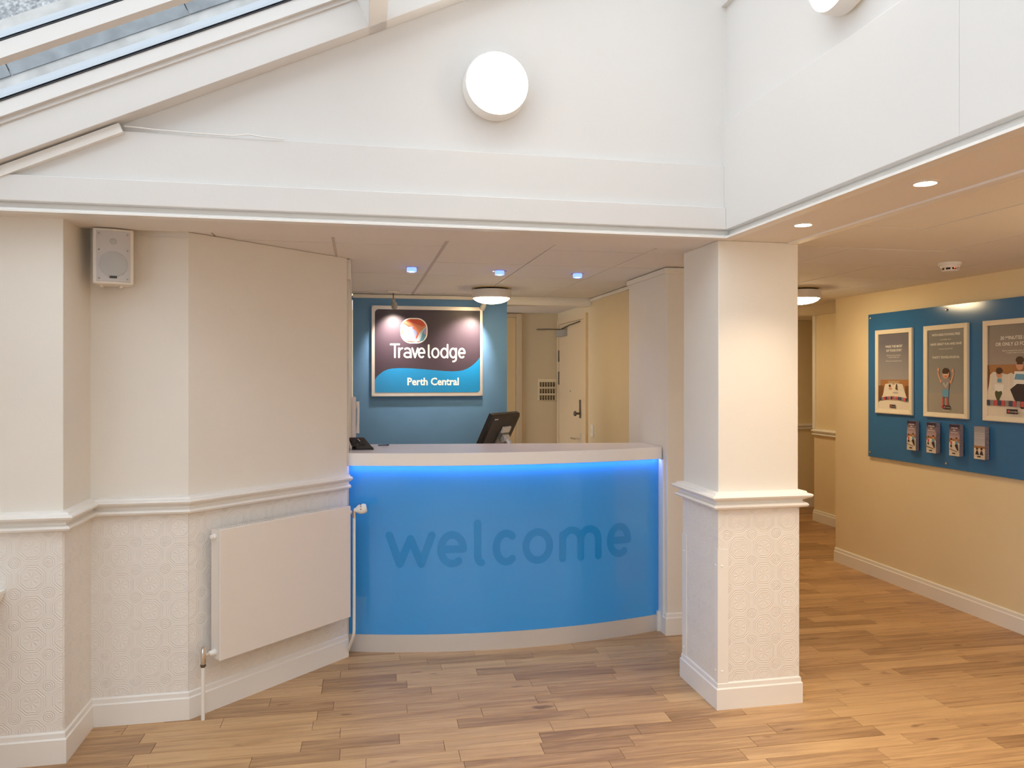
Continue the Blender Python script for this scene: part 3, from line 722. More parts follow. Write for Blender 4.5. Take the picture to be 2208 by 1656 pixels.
# sleeping face in profile, pillow and blanket
inset([(.33, 1.82), (.33, 1.965), (.352, 1.968), (.372, 1.956), (.388, 1.944), (.400, 1.946), (.418, 1.950), (.424, 1.944), (.424, 1.934), (.430, 1.928), (.440, 1.926), (.442, 1.918), (.450, 1.914), (.456, 1.902), (.458, 1.89), (.448, 1.865), (.46, 1.82)], .0038, LP, 'face')
inset([(.33, 1.82), (.33, 1.882), (.36, 1.888), (.395, 1.884), (.425, 1.868), (.445, 1.845), (.455, 1.82)], .0042, LC, 'pillow')
inset([(.44, 1.818), (.455, 1.85), (.475, 1.895), (.500, 1.925), (.53, 1.950), (.536, 1.90), (.536, 1.818)], .0046, LC, 'sheet')
inset([(.478, 1.818), (.488, 1.86), (.505, 1.91), (.534, 1.945), (.536, 1.90), (.536, 1.818)], .0050, LBl, 'blanket')
inset([(.505, 1.900), (.515, 1.925), (.535, 1.948), (.536, 1.89), (.52, 1.885)], .0053, LV, 'fold')
mb = MB()
for a in ((.372, 1.921, .378, 1.910), (.388, 1.924, .382, 1.908)): ribbon(mb, [(a[0], a[1]), (a[2], a[3])], .0016, on_sign, .0043)
mb.build('eyelash', LV, lg, fix=False)
mb = MB()
word(mb, [('T', .242, .322), ('r', .307, .349), ('a', .349, .415), ('v', .412, .470), ('e', .463, .524), ('l', .543, .577), ('o', .571, .637), ('d', .643, .709), ('g', .716, .778), ('e', .787, .849)],
     1.695, .086, .0070, on_sign, .0035)
mb.build('name_lettering', SW, sg, fix=False)
text_mesh('Perth Central', .083, lambda x, y, z: (.587+x, YS-.0032, 1.480+y), SW, 'place_lettering', sg, xscale=.93, bold=.0022, spacing=.98)

# ================================================================ LAMPS
def bulkhead(name, loc, d, label, r=.140, group=None, m=GLOW, rimm=WHITE, gap=.012, depth=.085, dome=.05):
    t = thing(name, label, 'lamp', loc, group)
    M = axisM(loc, d)
    MB().lathe([(r*.88, 0), (r*.88, gap)], M, 40).build('base_ring', GLOWR, t, smooth=True)
    MB().lathe([(r*.96, gap), (r, gap+.004), (r, depth*.8), (r*.955, depth), (r*.90, depth-.004)], M, 48).build('housing', rimm, t, smooth=True)
    pr = [(r*.905*math.cos(a_), depth-.003+dome*math.sin(a_)) for a_ in [math.pi/2*k/8 for k in range(8)]] + [(.002, depth-.003+dome)]
    MB().lathe(pr, M, 48).build('diffuser', m, t, smooth=True)
    return t
bulkhead('bulkhead_lamp', (.578, 3.29, 2.797), (0, -1, 0), 'round lit bulkhead lamp on the sloping white gable wall')
bulkhead('bulkhead_lamp', (1.672, 2.36, 2.945), (-1, 0, 0), 'lit round lamp on the upper right wall, cut by the top of the photo', gap=.012)
GLOWC = emis('lit_corridor_diffuser', (1.0, 0.76, 0.44), 46)
def ceiling_dome(loc, label, r=.145, m=None):
    t = thing('ceiling_lamp', label, 'lamp', loc)
    m = m or (GLOWC if loc[0] > 2 else GLOWW)
    M = axisM(loc, (0, 0, -1))
    MB().lathe([(r*1.02, 0), (r*1.03, .006), (r*.9, .007)], M, 48).build('trim_ring', mat('brass_ring', (.80, .62, .33), .35, metal=.3), t, smooth=True)
    MB().lathe([(r*.85, .007), (r*.85, .018)], M, 40).build('vent_gap', GAPSHADE, t)
    MB().lathe([(r, .018), (r, .070), (r*.95, .078), (r*.90, .074)], M, 48).build('housing', SPKW, t, smooth=True)
    pr = [(r*.92*math.cos(a_), .072+.046*math.sin(a_)) for a_ in [math.pi/2*k/8 for k in range(8)]] + [(.002, .118)]
    MB().lathe(pr, M, 48).build('diffuser', m, t, smooth=True)
ceiling_dome((.965, 5.60, ZC), 'round ceiling lamp glowing above the counter, in front of the blue wall')
bulkhead('bulkhead_lamp', (1.672, .10, 2.945), (-1, 0, 0), 'added unseen round fill lamp on the upper right wall, beside the viewer')  # out of view, added for warm fill light
ceiling_dome((3.205, 5.14, 2.2), 'lit round corridor ceiling lamp peeping out behind the white column')
ceiling_dome((2.95, .3, 2.2), 'added unseen corridor ceiling lamp for fill light, level with the viewer')  # unseen dome added to brighten the corridor
ceiling_dome((2.95, 2.40, 2.2), 'lit round corridor ceiling lamp beside the framed posters')
ceiling_dome((3.9, 7.2, 2.2), 'lit round ceiling lamp at the far end of the corridor', r=.13)
def downlight(name, loc, label, m, r=.030, group=None, drop=0.0, power=0, col=WARM):
    t = thing(name, label, 'light', loc, group)
    M = axisM(loc, (0, 0, -1))
    MB().lathe([(r*1.5, 0), (r*1.5, .003), (r*1.15, .005), (r*1.12, .0)], M, 32).build('bezel', SPKW if not drop else CHROME, t, smooth=True)
    if drop:
        MB().lathe([(r, .003), (r, drop)], M, 24).build('glass_collar', GLASSB, t, smooth=True)
        MB().lathe([(r*.6, drop*.4), (r*.6, drop+.002)], M, 20).build('bulb', m, t)
    else: MB().lathe([(r*1.1, .001), (r*1.1, .003)], M, 28).build('bulb', m, t)
    if power:
        l = lamp('downlight_beam', 'SPOT', (loc[0], loc[1], loc[2]-.008-drop), power, col, spot_size=R_(110), spot_blend=.8, shadow_soft_size=.03)
        l.parent = t; l.matrix_parent_inverse = world_of(t).inverted()
downlight('downlight', (1.818, 2.894, ZS), 'lit recessed downlight in the soffit just above the column', GLOWD, power=22)
downlight('downlight', (1.818, 2.192, ZS), 'lit recessed downlight in the soffit, nearer one, between the column and the picture edge', GLOWD, power=22)
for x, y, l in ((.312, 4.64, 'leftmost of the three blue ceiling downlights, above the tilted black stand'), (.857, 4.675, 'middle one of three blue ceiling downlights, beside the glowing dome lamp'), (1.367, 4.705, 'rightmost of the three blue ceiling downlights, nearest the pilaster')):
    downlight('blue_downlight', (x, y, ZC), l, GLOWB, r=.029, drop=.026, power=3, col=(.25, .35, 1))
downlight('downlight', (1.818, 1.49, ZS), 'added unseen fill downlight in the soffit, third from the column', GLOWD, power=22)  # carries the row on out of view, added as warm fill
downlight('downlight', (1.818, .79, ZS), 'added unseen fill downlight in the soffit, fourth from the column', GLOWD, power=22)  # another unseen fill light added to the row
# sign spotlights
def spot(x, y, aim, label, tx_):
    t = thing('spotlight', label, 'spotlight', (x, y, ZC), )
    MB().box(x-.045, x+.045, y-.016, y+.016, ZC-.018, ZC).build('ceiling_plate', SPKW, t, bevel=.003)
    MB().tube([(x, y, ZC-.018), (x, y, ZC-.062)], .004, 10).build('stem', DARKM, t)
    h = Vector((x, y, ZC-.075)); d = (Vector(aim)-h).normalized()
    MB().lathe([(.004, -.016), (.018, -.012), (.02, 0), (.018, .012), (.004, .016)], axisM(h, (1, .2, 0)), 20).build('joint', GREYP, t, smooth=True)
    M = axisM(h + Vector((.008, 0, -.008)), d)
    MB().lathe([(.012, 0), (.019, .012), (.022, .03), (.022, .056), (.018, .056), (.016, .048)], M, 24).build('head', GREYP, t, smooth=True)
    MB().lathe([(.0165, .050), (.0165, .054)], M, 20).build('bulb', GLOWS, t)
    e = M @ Vector((0, 0, .062))
    l = lamp('spot_beam', 'SPOT', e, 34, (1, .82, .68), spot_size=R_(84), spot_blend=1.0, shadow_soft_size=.02)
    l.rotation_euler = d.to_track_quat('-Z', 'Y').to_euler(); l.parent = t; l.matrix_parent_inverse = world_of(t).inverted()
spot(.259, 5.93, (.27, 6.17, 1.84), 'small silver ceiling spotlight aimed at the left half of the sign', 0)
spot(.960, 5.93, (.83, 6.17, 1.80), 'small silver spotlight beside the ceiling dome, aimed at the right half of the sign', 0)

# ---------------- smoke detector
sd = thing('smoke_detector', 'white smoke detector on the corridor ceiling tiles above the posters', 'detector', (3.323, 3.81, 2.2))
M = axisM((3.323, 3.81, 2.2), (0, 0, -1))
MB().lathe([(.062, 0), (.062, .014), (.058, .018)], M, 32).build('base', WHITE, sd, smooth=True)
MB().lathe([(.052, .018), (.050, .028), (.046, .030)], M, 32).build('collar', WHITE, sd, smooth=True)
MB().lathe([(.040, .030), (.040, .042)], M, 24).build('vent', BLACK, sd)
MB().lathe([(.043, .042), (.040, .048), (.02, .051)], M, 24).build('cap', WHITE, sd, smooth=True)
for k in range(8):
    a = k*math.pi/4+.2; p = Vector((3.323+.0405*math.cos(a), 3.81+.0405*math.sin(a), 2.164)); MB().box(p.x-.003, p.x+.003, p.y-.003, p.y+.003, 2.157, 2.171).build('vent_rib', WHITE, sd)
MB().lathe([(.0025, 0), (.0025, .003)], axisM((3.315, 3.7665, 2.166), (-.2, -1, 0)), 8).build('indicator', emis('red_led', (1, .1, .05), 4), sd)

# ================================================================ SPEAKER
sp = thing('wall_speaker', 'white box loudspeaker mounted high in the left alcove under the soffit', 'speaker', (-1.04, 3.60, 2.06))
ang = R_(16); Ms = Matrix.Translation((-1.045, 3.60, 2.062)) @ Matrix.Rotation(ang, 4, 'Z')
def prof_box(w0, w1, y0, y1, z0, z1, r=.012):
    mb = MB(); pts = [(-w0, y0), (w0, y0), (w1, y1), (-w1, y1)]
    return mb.prism(pts, lambda u, v, d: Ms @ Vector((u, v, d)), z0, z1)
# cabinet: bowed front
fr = [(-.078+.156*i/10, -.060-.010*math.sin(math.pi*i/10)) for i in range(11)]
MB().prism(fr + [(.078, -.03), (.062, .065), (-.062, .065), (-.078, -.03)], lambda u, v, d: Ms @ Vector((u, v, d)), -.118, .118).build('cabinet', SPKW, sp, bevel=.006)
fr2 = [(-.064+.128*i/10, -.0665-.0075*math.sin(math.pi*(i+1)/12)) for i in range(11)]
MB().prism(fr2 + [(.064, -.055), (-.064, -.055)], lambda u, v, d: Ms @ Vector((u, v, d)), -.108, .106).build('grille', SPKG, sp, bevel=.001)
def disc(cx, cz, r, y, name, m, dep=.002):
    Md = Ms @ Matrix.Translation((cx, y, cz)) @ Matrix.Rotation(R_(90), 4, 'X')
    MB().lathe([(r, 0), (r, dep), (r*.9, dep+.001)], Md, 36).build(name, m, sp, smooth=True)
disc(0, -.034, .054, -.0735, 'woofer_ring', SPKC); disc(0, .062, .013, -.0735, 'tweeter', SPKC)
for cx, cz in ((-.054, .094), (.054, .094), (-.054, .026), (.054, .026), (-.054, -.096), (.054, -.096)): disc(cx, cz, .0035, -.071, 'screw', GREYP)
MB().box(-.014, .014, -.0785, -.076, -.094, -.085, Ms).build('badge', BLACK, sp)
MB().box(-.02, .02, .06, .085, -.03, .03, Ms).build('bracket', SPKW, sp)
for x in (-.045, .03): MB().lathe([(.008, 0), (.008, .010)], Ms @ Matrix.Translation((x, 0, -.128)), 12).build('knob', SPKW, sp)
# cable clipped along the ceiling corner
cb = tag(MB().tube([(-.96, 3.680, 2.176), (-.90, 3.684, 2.172), (-.84, 3.683, 2.176), (-.79, 3.684, 2.173), (-.755, 3.682, 2.176)], .003, 8).build('speaker_cable', SPKW, smooth=True), 'thin white cable running from the loudspeaker along the top of the wall', 'cable')
cb2 = tag(MB().tube([(-.905, 3.255, 2.535), (-.86, 3.25, 2.532), (-.80, 3.253, 2.528), (-.66, 3.256, 2.524), (-.50, 3.257, 2.522), (-.44, 3.254, 2.531), (-.38, 3.256, 2.524), (-.30, 3.257, 2.521)], .0028, 8).build('ledge_cable', WHITE, smooth=True), 'thin white cable lying along the ledge of the boxed beam', 'cable')

# ================================================================ RADIATOR
ra = thing('radiator', 'white flat panel radiator on the angled wall below the dado rail', 'radiator', (-.33, 3.90, 0))
dv = Vector((math.cos(R_(43.2)), math.sin(R_(43.2)), 0)); nv = Vector((dv.y, -dv.x, 0)); o0 = Vector((-.757, 3.69, 0))
fl_ = Vector((-.624, 3.674, 0)); s0 = (fl_-o0).dot(dv); off0 = .112
def rp(s_, o, z): return o0 + dv*(s0+s_) + nv*o + Vector((0, 0, z))
def rbox(mb, s0_, s1_, a, b, z0, z1):
    p = [rp(s_, o, z) for z in (z0, z1) for s_, o in ((s0_, b), (s1_, b), (s1_, a), (s0_, a))]
    return mb.add(p, [(3, 2, 1, 0), (4, 5, 6, 7), (0, 1, 5, 4), (1, 2, 6, 5), (2, 3, 7, 6), (3, 0, 4, 7)])
RL = .790
rbox(MB(), 0, RL, off0-.012, off0, .255, .853).build('front_panel', RAD, ra, bevel=.004)
rbox(MB(), 0.004, RL-.004, off0-.072, off0-.062, .262, .848).build('rear_panel', RAD, ra, bevel=.002)
rbox(MB(), .001, .005, off0-.070, off0-.013, .258, .850).build('side_cover', RAD, ra, bevel=.001)
rbox(MB(), RL-.005, RL-.001, off0-.070, off0-.013, .258, .850).build('side_cover', RAD, ra, bevel=.001)
mb = MB(); n = 54
for i in range(n):
    s_ = .012 + (RL-.024)*i/(n-1); rbox(mb, s_-.0032, s_+.0032, off0-.060, off0-.014, .843, .849)
g = mb.build('top_grille', RAD, ra); 
rbox(MB(), .010, RL-.010, off0-.040, off0-.034, .843, .850).build('grille_spine', RAD, ra)
rbox(MB(), .02, RL-.02, off0-.050, off0-.024, .27, .82).build('convector', mat('radiator_inside', (.25, .22, .2), .7), ra)
for s_ in (.12, RL-.12): rbox(MB(), s_-.015, s_+.015, .003, off0-.072, .35, .75).build('wall_bracket', RAD, ra)
def rl_lathe(s_, o, z, prof, d, name, m): return MB().lathe(prof, axisM(rp(s_, o, z), d), 20).build(name, m, ra, smooth=True)
rl_lathe(0.001, off0-.042, .818, [(.014, 0), (.014, .006), (.010, .010), (.010, .020), (.006, .022)], -dv, 'bleed_cap', WHITE)
rl_lathe(0.001, off0-.042, .290, [(.015, 0), (.015, .010), (.012, .012), (.012, .026), (.009, .030)], -dv, 'valve_nut', WHITE)
rl_lathe(-.029, off0-.042, .290, [(.008, 0), (.008, .020)], -dv, 'valve_stub', STEEL)
pv = rp(-.058, off0-.042, 0)
MB().lathe([(.011, .250), (.013, .262), (.013, .312), (.009, .320), (.009, .330)], Matrix.Translation((pv.x, pv.y, 0)), 16).build('lockshield_valve', CHROME, ra, smooth=True)
MB().lathe([(.009, .238), (.0125, .242), (.0125, .252)], Matrix.Translation((pv.x, pv.y, 0)), 8).build('compression_nut', DARKM, ra)
MB().tube([(pv.x, pv.y, .001), (pv.x, pv.y, .24)], .0085, 14).build('left_pipe', WHITE, ra, smooth=True)
qv = rp(RL+.036, off0-.014, 0)
rl_lathe(RL-.001, off0-.016, .815, [(.011, 0), (.011, .014)], dv, 'valve_stub', STEEL)
MB().tube([(qv.x, qv.y, .782), (qv.x, qv.y, .826)], .0105, 14).build('valve_body', CHROME, ra, smooth=True)
MB().lathe([(.011, 0), (.013, .010), (.024, .024), (.027, .038), (.027, .056), (.022, .066), (.012, .069)], axisM((qv.x, qv.y, .822), (dv.x*.85+.12, dv.y*.3-.2, .12)), 22).build('thermostat_head', WHITE, ra, smooth=True)
hd = Vector((dv.x*.85+.12, dv.y*.3-.2, .12)).normalized()
for k in range(5):
    q_ = Vector((qv.x, qv.y, .822)) + hd*.036 + Vector((0, 0, 1))*.0275*math.cos(-.6+k*.5) + hd.cross(Vector((0, 0, 1)))*.0275*math.sin(-.6+k*.5)
    MB().box(q_.x-.003, q_.x+.003, q_.y-.003, q_.y+.003, q_.z-.002, q_.z+.002).build('vent_slot', BLACK, ra)
MB().tube([(qv.x, qv.y, .79), (qv.x, qv.y, .175), (qv.x-.001, qv.y+.002, .155), (qv.x-.008, qv.y+.02, .12), (qv.x-.034, qv.y+.085, .035), (qv.x-.040, qv.y+.10, .018), (qv.x-.042, qv.y+.105, .001)], .0085, 14).build('right_pipe', WHITE, ra, smooth=True)

# white shelf at the left edge
sh = thing('wall_shelf', 'white shelf corner at the left picture edge, fixed to the embossed wallpaper', 'shelf', (-1.6, 3.36, .66))
MB().box(-1.88, -1.372, 2.95, 3.368, .690, .707).build('shelf_board', WHITE, sh, bevel=.002)
MB().box(-1.88, -1.376, 2.956, 3.368, .676, .690).build('moulding', WHITE, sh, bevel=.003)
MB().box(-1.88, -1.382, 2.962, 3.368, .662, .676).build('lower_moulding', WHITE, sh, bevel=.003)

# ================================================================ NOTICE BOARD AND POSTERS (right wall faces -X; reading direction is -Y)
bd = thing('notice_board', 'large glossy blue wall board behind the framed posters', 'board', (3.91, 4.1, 1.48))
BRD = mat('board_blue_gloss', (.030, .16, .40), .16, spec=0.5)
MB().box(3.900, 3.910, 2.60, 5.316, .927, 2.030).build('panel', BRD, bd, bevel=.001)
for yy in (5.289, 4.504, 3.719, 2.934):
    for zz in (2.0, .961):
        MB().lathe([(.009, -.012), (.009, .004), (.006, .006)], axisM((3.898, yy, zz), (-1, 0, 0)), 14).build('standoff_screw', CHROME, bd, smooth=True)
FRM = mat('cream_snap_frame', (.80, .74, .62), .35)
def gradmat(name, c0, c1, z0, z1, rough=.35):
    m = mat(name, c0, rough); nt = m.node_tree; b = nt.nodes['Principled BSDF']
    g = nt.nodes.new('ShaderNodeNewGeometry'); s = nt.nodes.new('ShaderNodeSeparateXYZ'); nt.links.new(g.outputs['Position'], s.inputs[0])
    mr = nt.nodes.new('ShaderNodeMapRange'); mr.inputs[1].default_value = z0; mr.inputs[2].default_value = z1; nt.links.new(s.outputs[2], mr.inputs[0])
    mx = nt.nodes.new('ShaderNodeMix'); mx.data_type = 'RGBA'; mx.inputs[6].default_value = (*c0, 1); mx.inputs[7].default_value = (*c1, 1)
    nt.links.new(mr.outputs[0], mx.inputs[0]); nt.links.new(mx.outputs[2], b.inputs['Base Color']); return m
G = {k: mat('print_'+k, c, .4) for k, c in dict(white=(.80, .79, .78), cream=(.74, .68, .60), wood=(.36, .17, .07), dwood=(.17, .08, .04), skin=(.62, .33, .22), hair=(.06, .03, .02), navy=(.05, .06, .13), red=(.55, .08, .09), grey=(.28, .27, .28), dark=(.035, .025, .04), tan=(.42, .30, .20), blue=(.13, .34, .55), green=(.07, .09, .05), pillow=(.68, .65, .61), floor=(.33, .31, .28), shade=(.45, .44, .43)).items()}
PX = [0]
class Print:
    """flat print on the right wall: u runs towards -Y from y0, v is height"""
    def __init__(s, parent, x, y0, k0=0): s.p = parent; s.x = x; s.y0 = y0; s.k = k0
    def to(s, u, v, d): return (s.x - d, s.y0 - u, v)
    def poly(s, pts, m, name='print'):
        s.k += 1; d = s.k*.00035; mb = MB(); mb.prism(pts, s.to, d, d+.0003); return mb.build(name, G[m] if isinstance(m, str) else m, s.p)
    def rect(s, u0, u1, v0, v1, m, name='print'): return s.poly([(u0, v0), (u1, v0), (u1, v1), (u0, v1)], m, name)
    def ell(s, cu, cv, ru, rv, m, name='print', a0=0, a1=360):
        n = 16; return s.poly([(cu+ru*math.cos(R_(a0+(a1-a0)*i/n)), cv+rv*math.sin(R_(a0+(a1-a0)*i/n))) for i in range(n if a1-a0 == 360 else n+1)], m, name)
    def text(s, body, cu, v, size, m='white', bold=0.0, xs=1.0, name='lettering'):
        s.k += 1; d = s.k*.00035+.0003
        return text_mesh(body, size, lambda x, y, z: (s.x-d, s.y0-(cu+x), v+y), G[m], name, s.p, bold=bold, xscale=xs)
def frame(y0, y1, label):
    t = thing('framed_poster', label, 'poster', (3.90, (y0+y1)/2, 1.585), 'framed posters on the blue board')
    z0, z1, fw = 1.270, 1.900, .032
    mb = MB()
    def q(u, v, x): return (x, y0-u, v)
    W0 = y0-y1
    out = [(0, z0), (W0, z0), (W0, z1), (0, z1)]; inn = [(fw, z0+fw), (W0-fw, z0+fw), (W0-fw, z1-fw), (fw, z1-fw)]
    vs_ = [q(*p, 3.899) for p in out] + [q(*p, 3.882) for p in out] + [q(*p, 3.879) for p in [((a if a else .006) if a < W0 else W0-.006, b+(.006 if b == z0 else -.006)) for a, b in out]] + [q(*p, 3.884) for p in inn] + [q(*p, 3.892) for p in inn]
    fs_ = []
    for r in range(4):
        for i in range(4): j = (i+1) % 4; fs_.append((r*4+i, r*4+j, r*4+4+j, r*4+4+i))
    fs_.append((0, 3, 2, 1)); mb.add(vs_, fs_); mb.build('frame', FRM, t)
    return t, W0, fw, z0, z1
# poster 1: bed with two sleepers
t, W0, fw, z0, z1 = frame(5.212, 4.816, 'tall poster of a couple in bed, leftmost on the blue board')
P = Print(t, 3.8925, 5.212-fw); W = W0-2*fw
P.rect(0, W, z0+fw, z1-fw, gradmat('poster_grey_sky', (.34, .33, .35), (.15, .15, .19), 1.48, 1.80), 'print')
for b_, v_, sz in (('MAKE THE MOST', 1.764, .024), ('OF YOUR STAY', 1.734, .024)): P.text(b_, W/2, v_, sz, bold=.0004, xs=1.0)
for b_, v_, sz in (('Book direct with us online for', 1.702, .0125), ('our best available rates', 1.688, .0125), ('Find out more at reception today', 1.660, .0125)): P.text(b_, W/2, v_, sz)
P.rect(.02, W-.004, 1.40, 1.525, 'wood'); P.rect(0, .055, 1.33, 1.48, 'dwood'); P.rect(W-.045, W, 1.33, 1.48, 'dwood')
P.poly([(.10, 1.515), (W-.10, 1.515), (W-.12, 1.495), (.12, 1.495)], 'tan')
P.poly([(0, z0+fw), (W, z0+fw), (W, 1.35), (W-.03, 1.40), (W-.07, 1.492), (W/2+.05, 1.497), (W/2, 1.488), (W/2-.05, 1.497), (.075, 1.492), (.05, 1.41), (.012, 1.362), (0, 1.35)], 'cream')
P.poly([(.075, 1.492), (W/2-.01, 1.497), (W/2-.02, 1.44), (.07, 1.44)], 'pillow'); P.poly([(W/2+.01, 1.497), (W-.07, 1.492), (W-.06, 1.44), (W/2+.02, 1.44)], 'pillow')
P.ell(.13, 1.470, .012, .016, 'skin'); P.ell(.135, 1.458, .02, .008, 'skin'); P.ell(.128, 1.480, .012, .009, 'hair')
P.ell(.205, 1.468, .013, .018, 'skin'); P.poly([(.190, 1.455), (.197, 1.492), (.210, 1.492), (.207, 1.462), (.220, 1.446)], 'hair'); P.ell(.19, 1.430, .03, .005, 'shade')
cols = ['navy', 'grey', 'red', 'navy', 'red', 'grey', 'navy', 'red', 'grey', 'red', 'navy']
def runner(P, u0, u1, va, vb, h, n):
    for i in range(n):
        a, b = i/n, (i+1)/n - .12/n
        f = lambda q: va+(vb-va)*q + .012*math.sin(math.pi*q)
        P.poly([(u0+(u1-u0)*a, f(a)), (u0+(u1-u0)*b, f(b)), (u0+(u1-u0)*b, f(b)+h), (u0+(u1-u0)*a, f(a)+h)], cols[i % len(cols)])
runner(P, .022, W-.008, 1.366, 1.366, .024, 15)
def minilogo(P, u, v, wd=.062):
    P.rect(u-wd/2, u+wd/2, v, v+wd*.36, 'dark', 'logo_badge'); P.ell(u-wd*.33, v+wd*.18, wd*.09, wd*.1, 'red', 'logo_badge'); P.text('Travelodge', u+wd*.10, v+wd*.12, wd*.17, name='logo_lettering')
minilogo(P, W/2, 1.318)
# poster 2: child in a superhero pose
t, W0, fw, z0, z1 = frame(4.700, 4.304, 'tall grey poster of a jumping child with raised arms, second on the blue board')
P = Print(t, 3.8925, 4.700-fw); W = W0-2*fw
P.rect(0, W, z0+fw, z1-fw, gradmat('poster_grey_wall', (.30, .30, .29), (.18, .18, .19), 1.42, 1.87), 'print')
P.rect(0, W, z0+fw, 1.435, 'floor')
for b_, v_, sz in (('WITH KIDS STAYING FREE', 1.826, .0215), ('HAVE GREAT FUN AND SAVE', 1.762, .0215), ("THAT'S TRAVELODGICAL", 1.672, .0215)): P.text(b_, W/2, v_, sz, bold=.0003)
for b_, v_ in (('in our family rooms', 1.796), ('on rooms across the UK', 1.733)): P.text(b_, W/2, v_, .0125)
cu = .165
P.poly([(cu-.005, 1.555), (cu-.040, 1.525), (cu-.062, 1.57), (cu-.058, 1.595), (cu-.067, 1.594), (cu-.073, 1.57), (cu-.048, 1.505), (cu-.012, 1.52)], 'skin')
P.poly([(cu+.012, 1.555), (cu+.048, 1.52), (cu+.066, 1.565), (cu+.060, 1.588), (cu+.071, 1.585), (cu+.078, 1.565), (cu+.052, 1.498), (cu+.015, 1.52)], 'skin')
P.ell(cu-.064, 1.596, .010, .013, 'skin'); P.ell(cu+.066, 1.588, .010, .013, 'skin')
P.poly([(cu-.032, 1.545), (cu+.042, 1.545), (cu+.034, 1.49), (cu+.030, 1.455), (cu-.020, 1.455), (cu-.030, 1.50)], 'grey')
P.poly([(cu-.024, 1.46), (cu+.032, 1.46), (cu+.030, 1.405), (cu-.026, 1.410)], 'blue')
P.poly([(cu-.022, 1.500), (cu+.006, 1.470), (cu+.030, 1.505), (cu+.020, 1.512), (cu+.006, 1.488), (cu-.012, 1.510)], 'shade')
P.rect(cu-.024, cu-.012, 1.345, 1.412, 'red'); P.rect(cu+.014, cu+.026, 1.345, 1.412, 'red')
P.ell(cu-.022, 1.342, .013, .008, 'red'); P.ell(cu+.024, 1.342, .013, .008, 'red')
P.ell(cu+.008, 1.567, .031, .034, 'skin', 'face'); P.ell(cu+.006, 1.583, .029, .024, 'hair', 'hair'); P.rect(cu-.014, cu+.030, 1.560, 1.566, 'pillow'); P.ell(cu+.008, 1.549, .008, .004, 'red')
minilogo(P, W/2+.015, 1.330, .066); P.text('travelodge.co.uk', W/2+.01, 1.318, .0095)
# poster 3: two people reading in bed
t, W0, fw, z0, z1 = frame(4.180, 3.38, 'wide poster of people reading in bed, cut off by the right picture edge')
P = Print(t, 3.8925, 4.180-fw); W = W0-2*fw
P.rect(0, W, z0+fw, z1-fw, gradmat('poster_taupe', (.36, .31, .29), (.19, .17, .17), 1.58, 1.87), 'print')
P.text('30 MINUTES FREE WI-FI', .25, 1.775, .030, bold=.0005, xs=1.0); P.text('OR ONLY \u00a33 FOR 24 HOURS', .25, 1.738, .030, bold=.0005, xs=1.0)
P.text('Ask at reception for your voucher and get online', .25, 1.703, .014); P.text('in your room or in the bar and lounge', .25, 1.690, .014)
P.rect(0, W, 1.40, 1.622, 'wood'); P.poly([(0, 1.45), (0, 1.62), (.010, 1.62), (.022, 1.56), (.014, 1.47)], 'dwood')
P.poly([(.0, 1.302), (W, 1.302), (W, 1.55), (.52, 1.565), (.46, 1.55), (.33, 1.575), (.21, 1.555), (.18, 1.572), (.15, 1.562), (.045, 1.578), (.02, 1.56), (.012, 1.50), (0, 1.45)], 'cream')
P.poly([(.03, 1.568), (.10, 1.575), (.155, 1.555), (.150, 1.47), (.028, 1.46)], 'pillow'); P.poly([(.17, 1.565), (.24, 1.560), (.24, 1.46), (.165, 1.47)], 'pillow')
P.poly([(.055, 1.50), (.125, 1.50), (.118, 1.45), (.060, 1.45)], 'white'); P.poly([(.058, 1.448), (.065, 1.462), (.085, 1.455), (.108, 1.460), (.113, 1.445), (.100, 1.42), (.088, 1.398), (.074, 1.402), (.060, 1.430)], 'green')
P.ell(.091, 1.566, .022, .028, 'skin', 'face'); P.ell(.090, 1.584, .024, .021, 'hair', 'hair'); P.rect(.078, .108, 1.512, 1.535, 'blue')
P.poly([(.205, 1.58), (.30, 1.58), (.31, 1.49), (.195, 1.49)], 'white'); P.ell(.243, 1.622, .028, .036, 'skin', 'face'); P.ell(.243, 1.648, .029, .022, 'hair', 'hair'); P.rect(.222, .266, 1.622, 1.630, 'dark')
P.poly([(.205, 1.532), (.215, 1.565), (.275, 1.563), (.280, 1.528)], 'blue')
P.poly([(.175, 1.470), (.225, 1.505), (.36, 1.50), (.38, 1.36), (.255, 1.355), (.205, 1.41)], 'dark')
P.ell(.48, 1.60, .028, .036, 'skin', 'face'); P.ell(.48, 1.622, .034, .030, 'hair', 'hair'); P.poly([(.43, 1.56), (.53, 1.56), (.55, 1.46), (.42, 1.46)], 'white')
runner(P, 0, W, 1.368, 1.330, .034, 26)
minilogo(P, .20, 1.322, .080); P.text('travelodge.co.uk', .20, 1.311, .0105)

# ---------------- leaflet holders
ACR = bpy.data.materials.new('clear_acrylic'); ACR.use_nodes = True; nt = ACR.node_tree; nt.nodes.clear()
a = nt.nodes.new('ShaderNodeBsdfTransparent'); b = nt.nodes.new('ShaderNodeBsdfGlossy'); b.inputs['Roughness'].default_value = .08; f = nt.nodes.new('ShaderNodeLayerWeight'); f.inputs[0].default_value = .12
mx = nt.nodes.new('ShaderNodeMixShader'); oo = nt.nodes.new('ShaderNodeOutputMaterial'); fm = nt.nodes.new('ShaderNodeMath'); fm.operation = 'MULTIPLY'; fm.inputs[1].default_value = .22; nt.links.new(f.outputs['Facing'], fm.inputs[0]); nt.links.new(fm.outputs[0], mx.inputs[0]); nt.links.new(a.outputs[0], mx.inputs[1]); nt.links.new(b.outputs[0], mx.inputs[2]); nt.links.new(mx.outputs[0], oo.inputs[0])
PAPERS = mat('leaflet_edges', (.30, .25, .30), .6, var=.5, vscale=160)
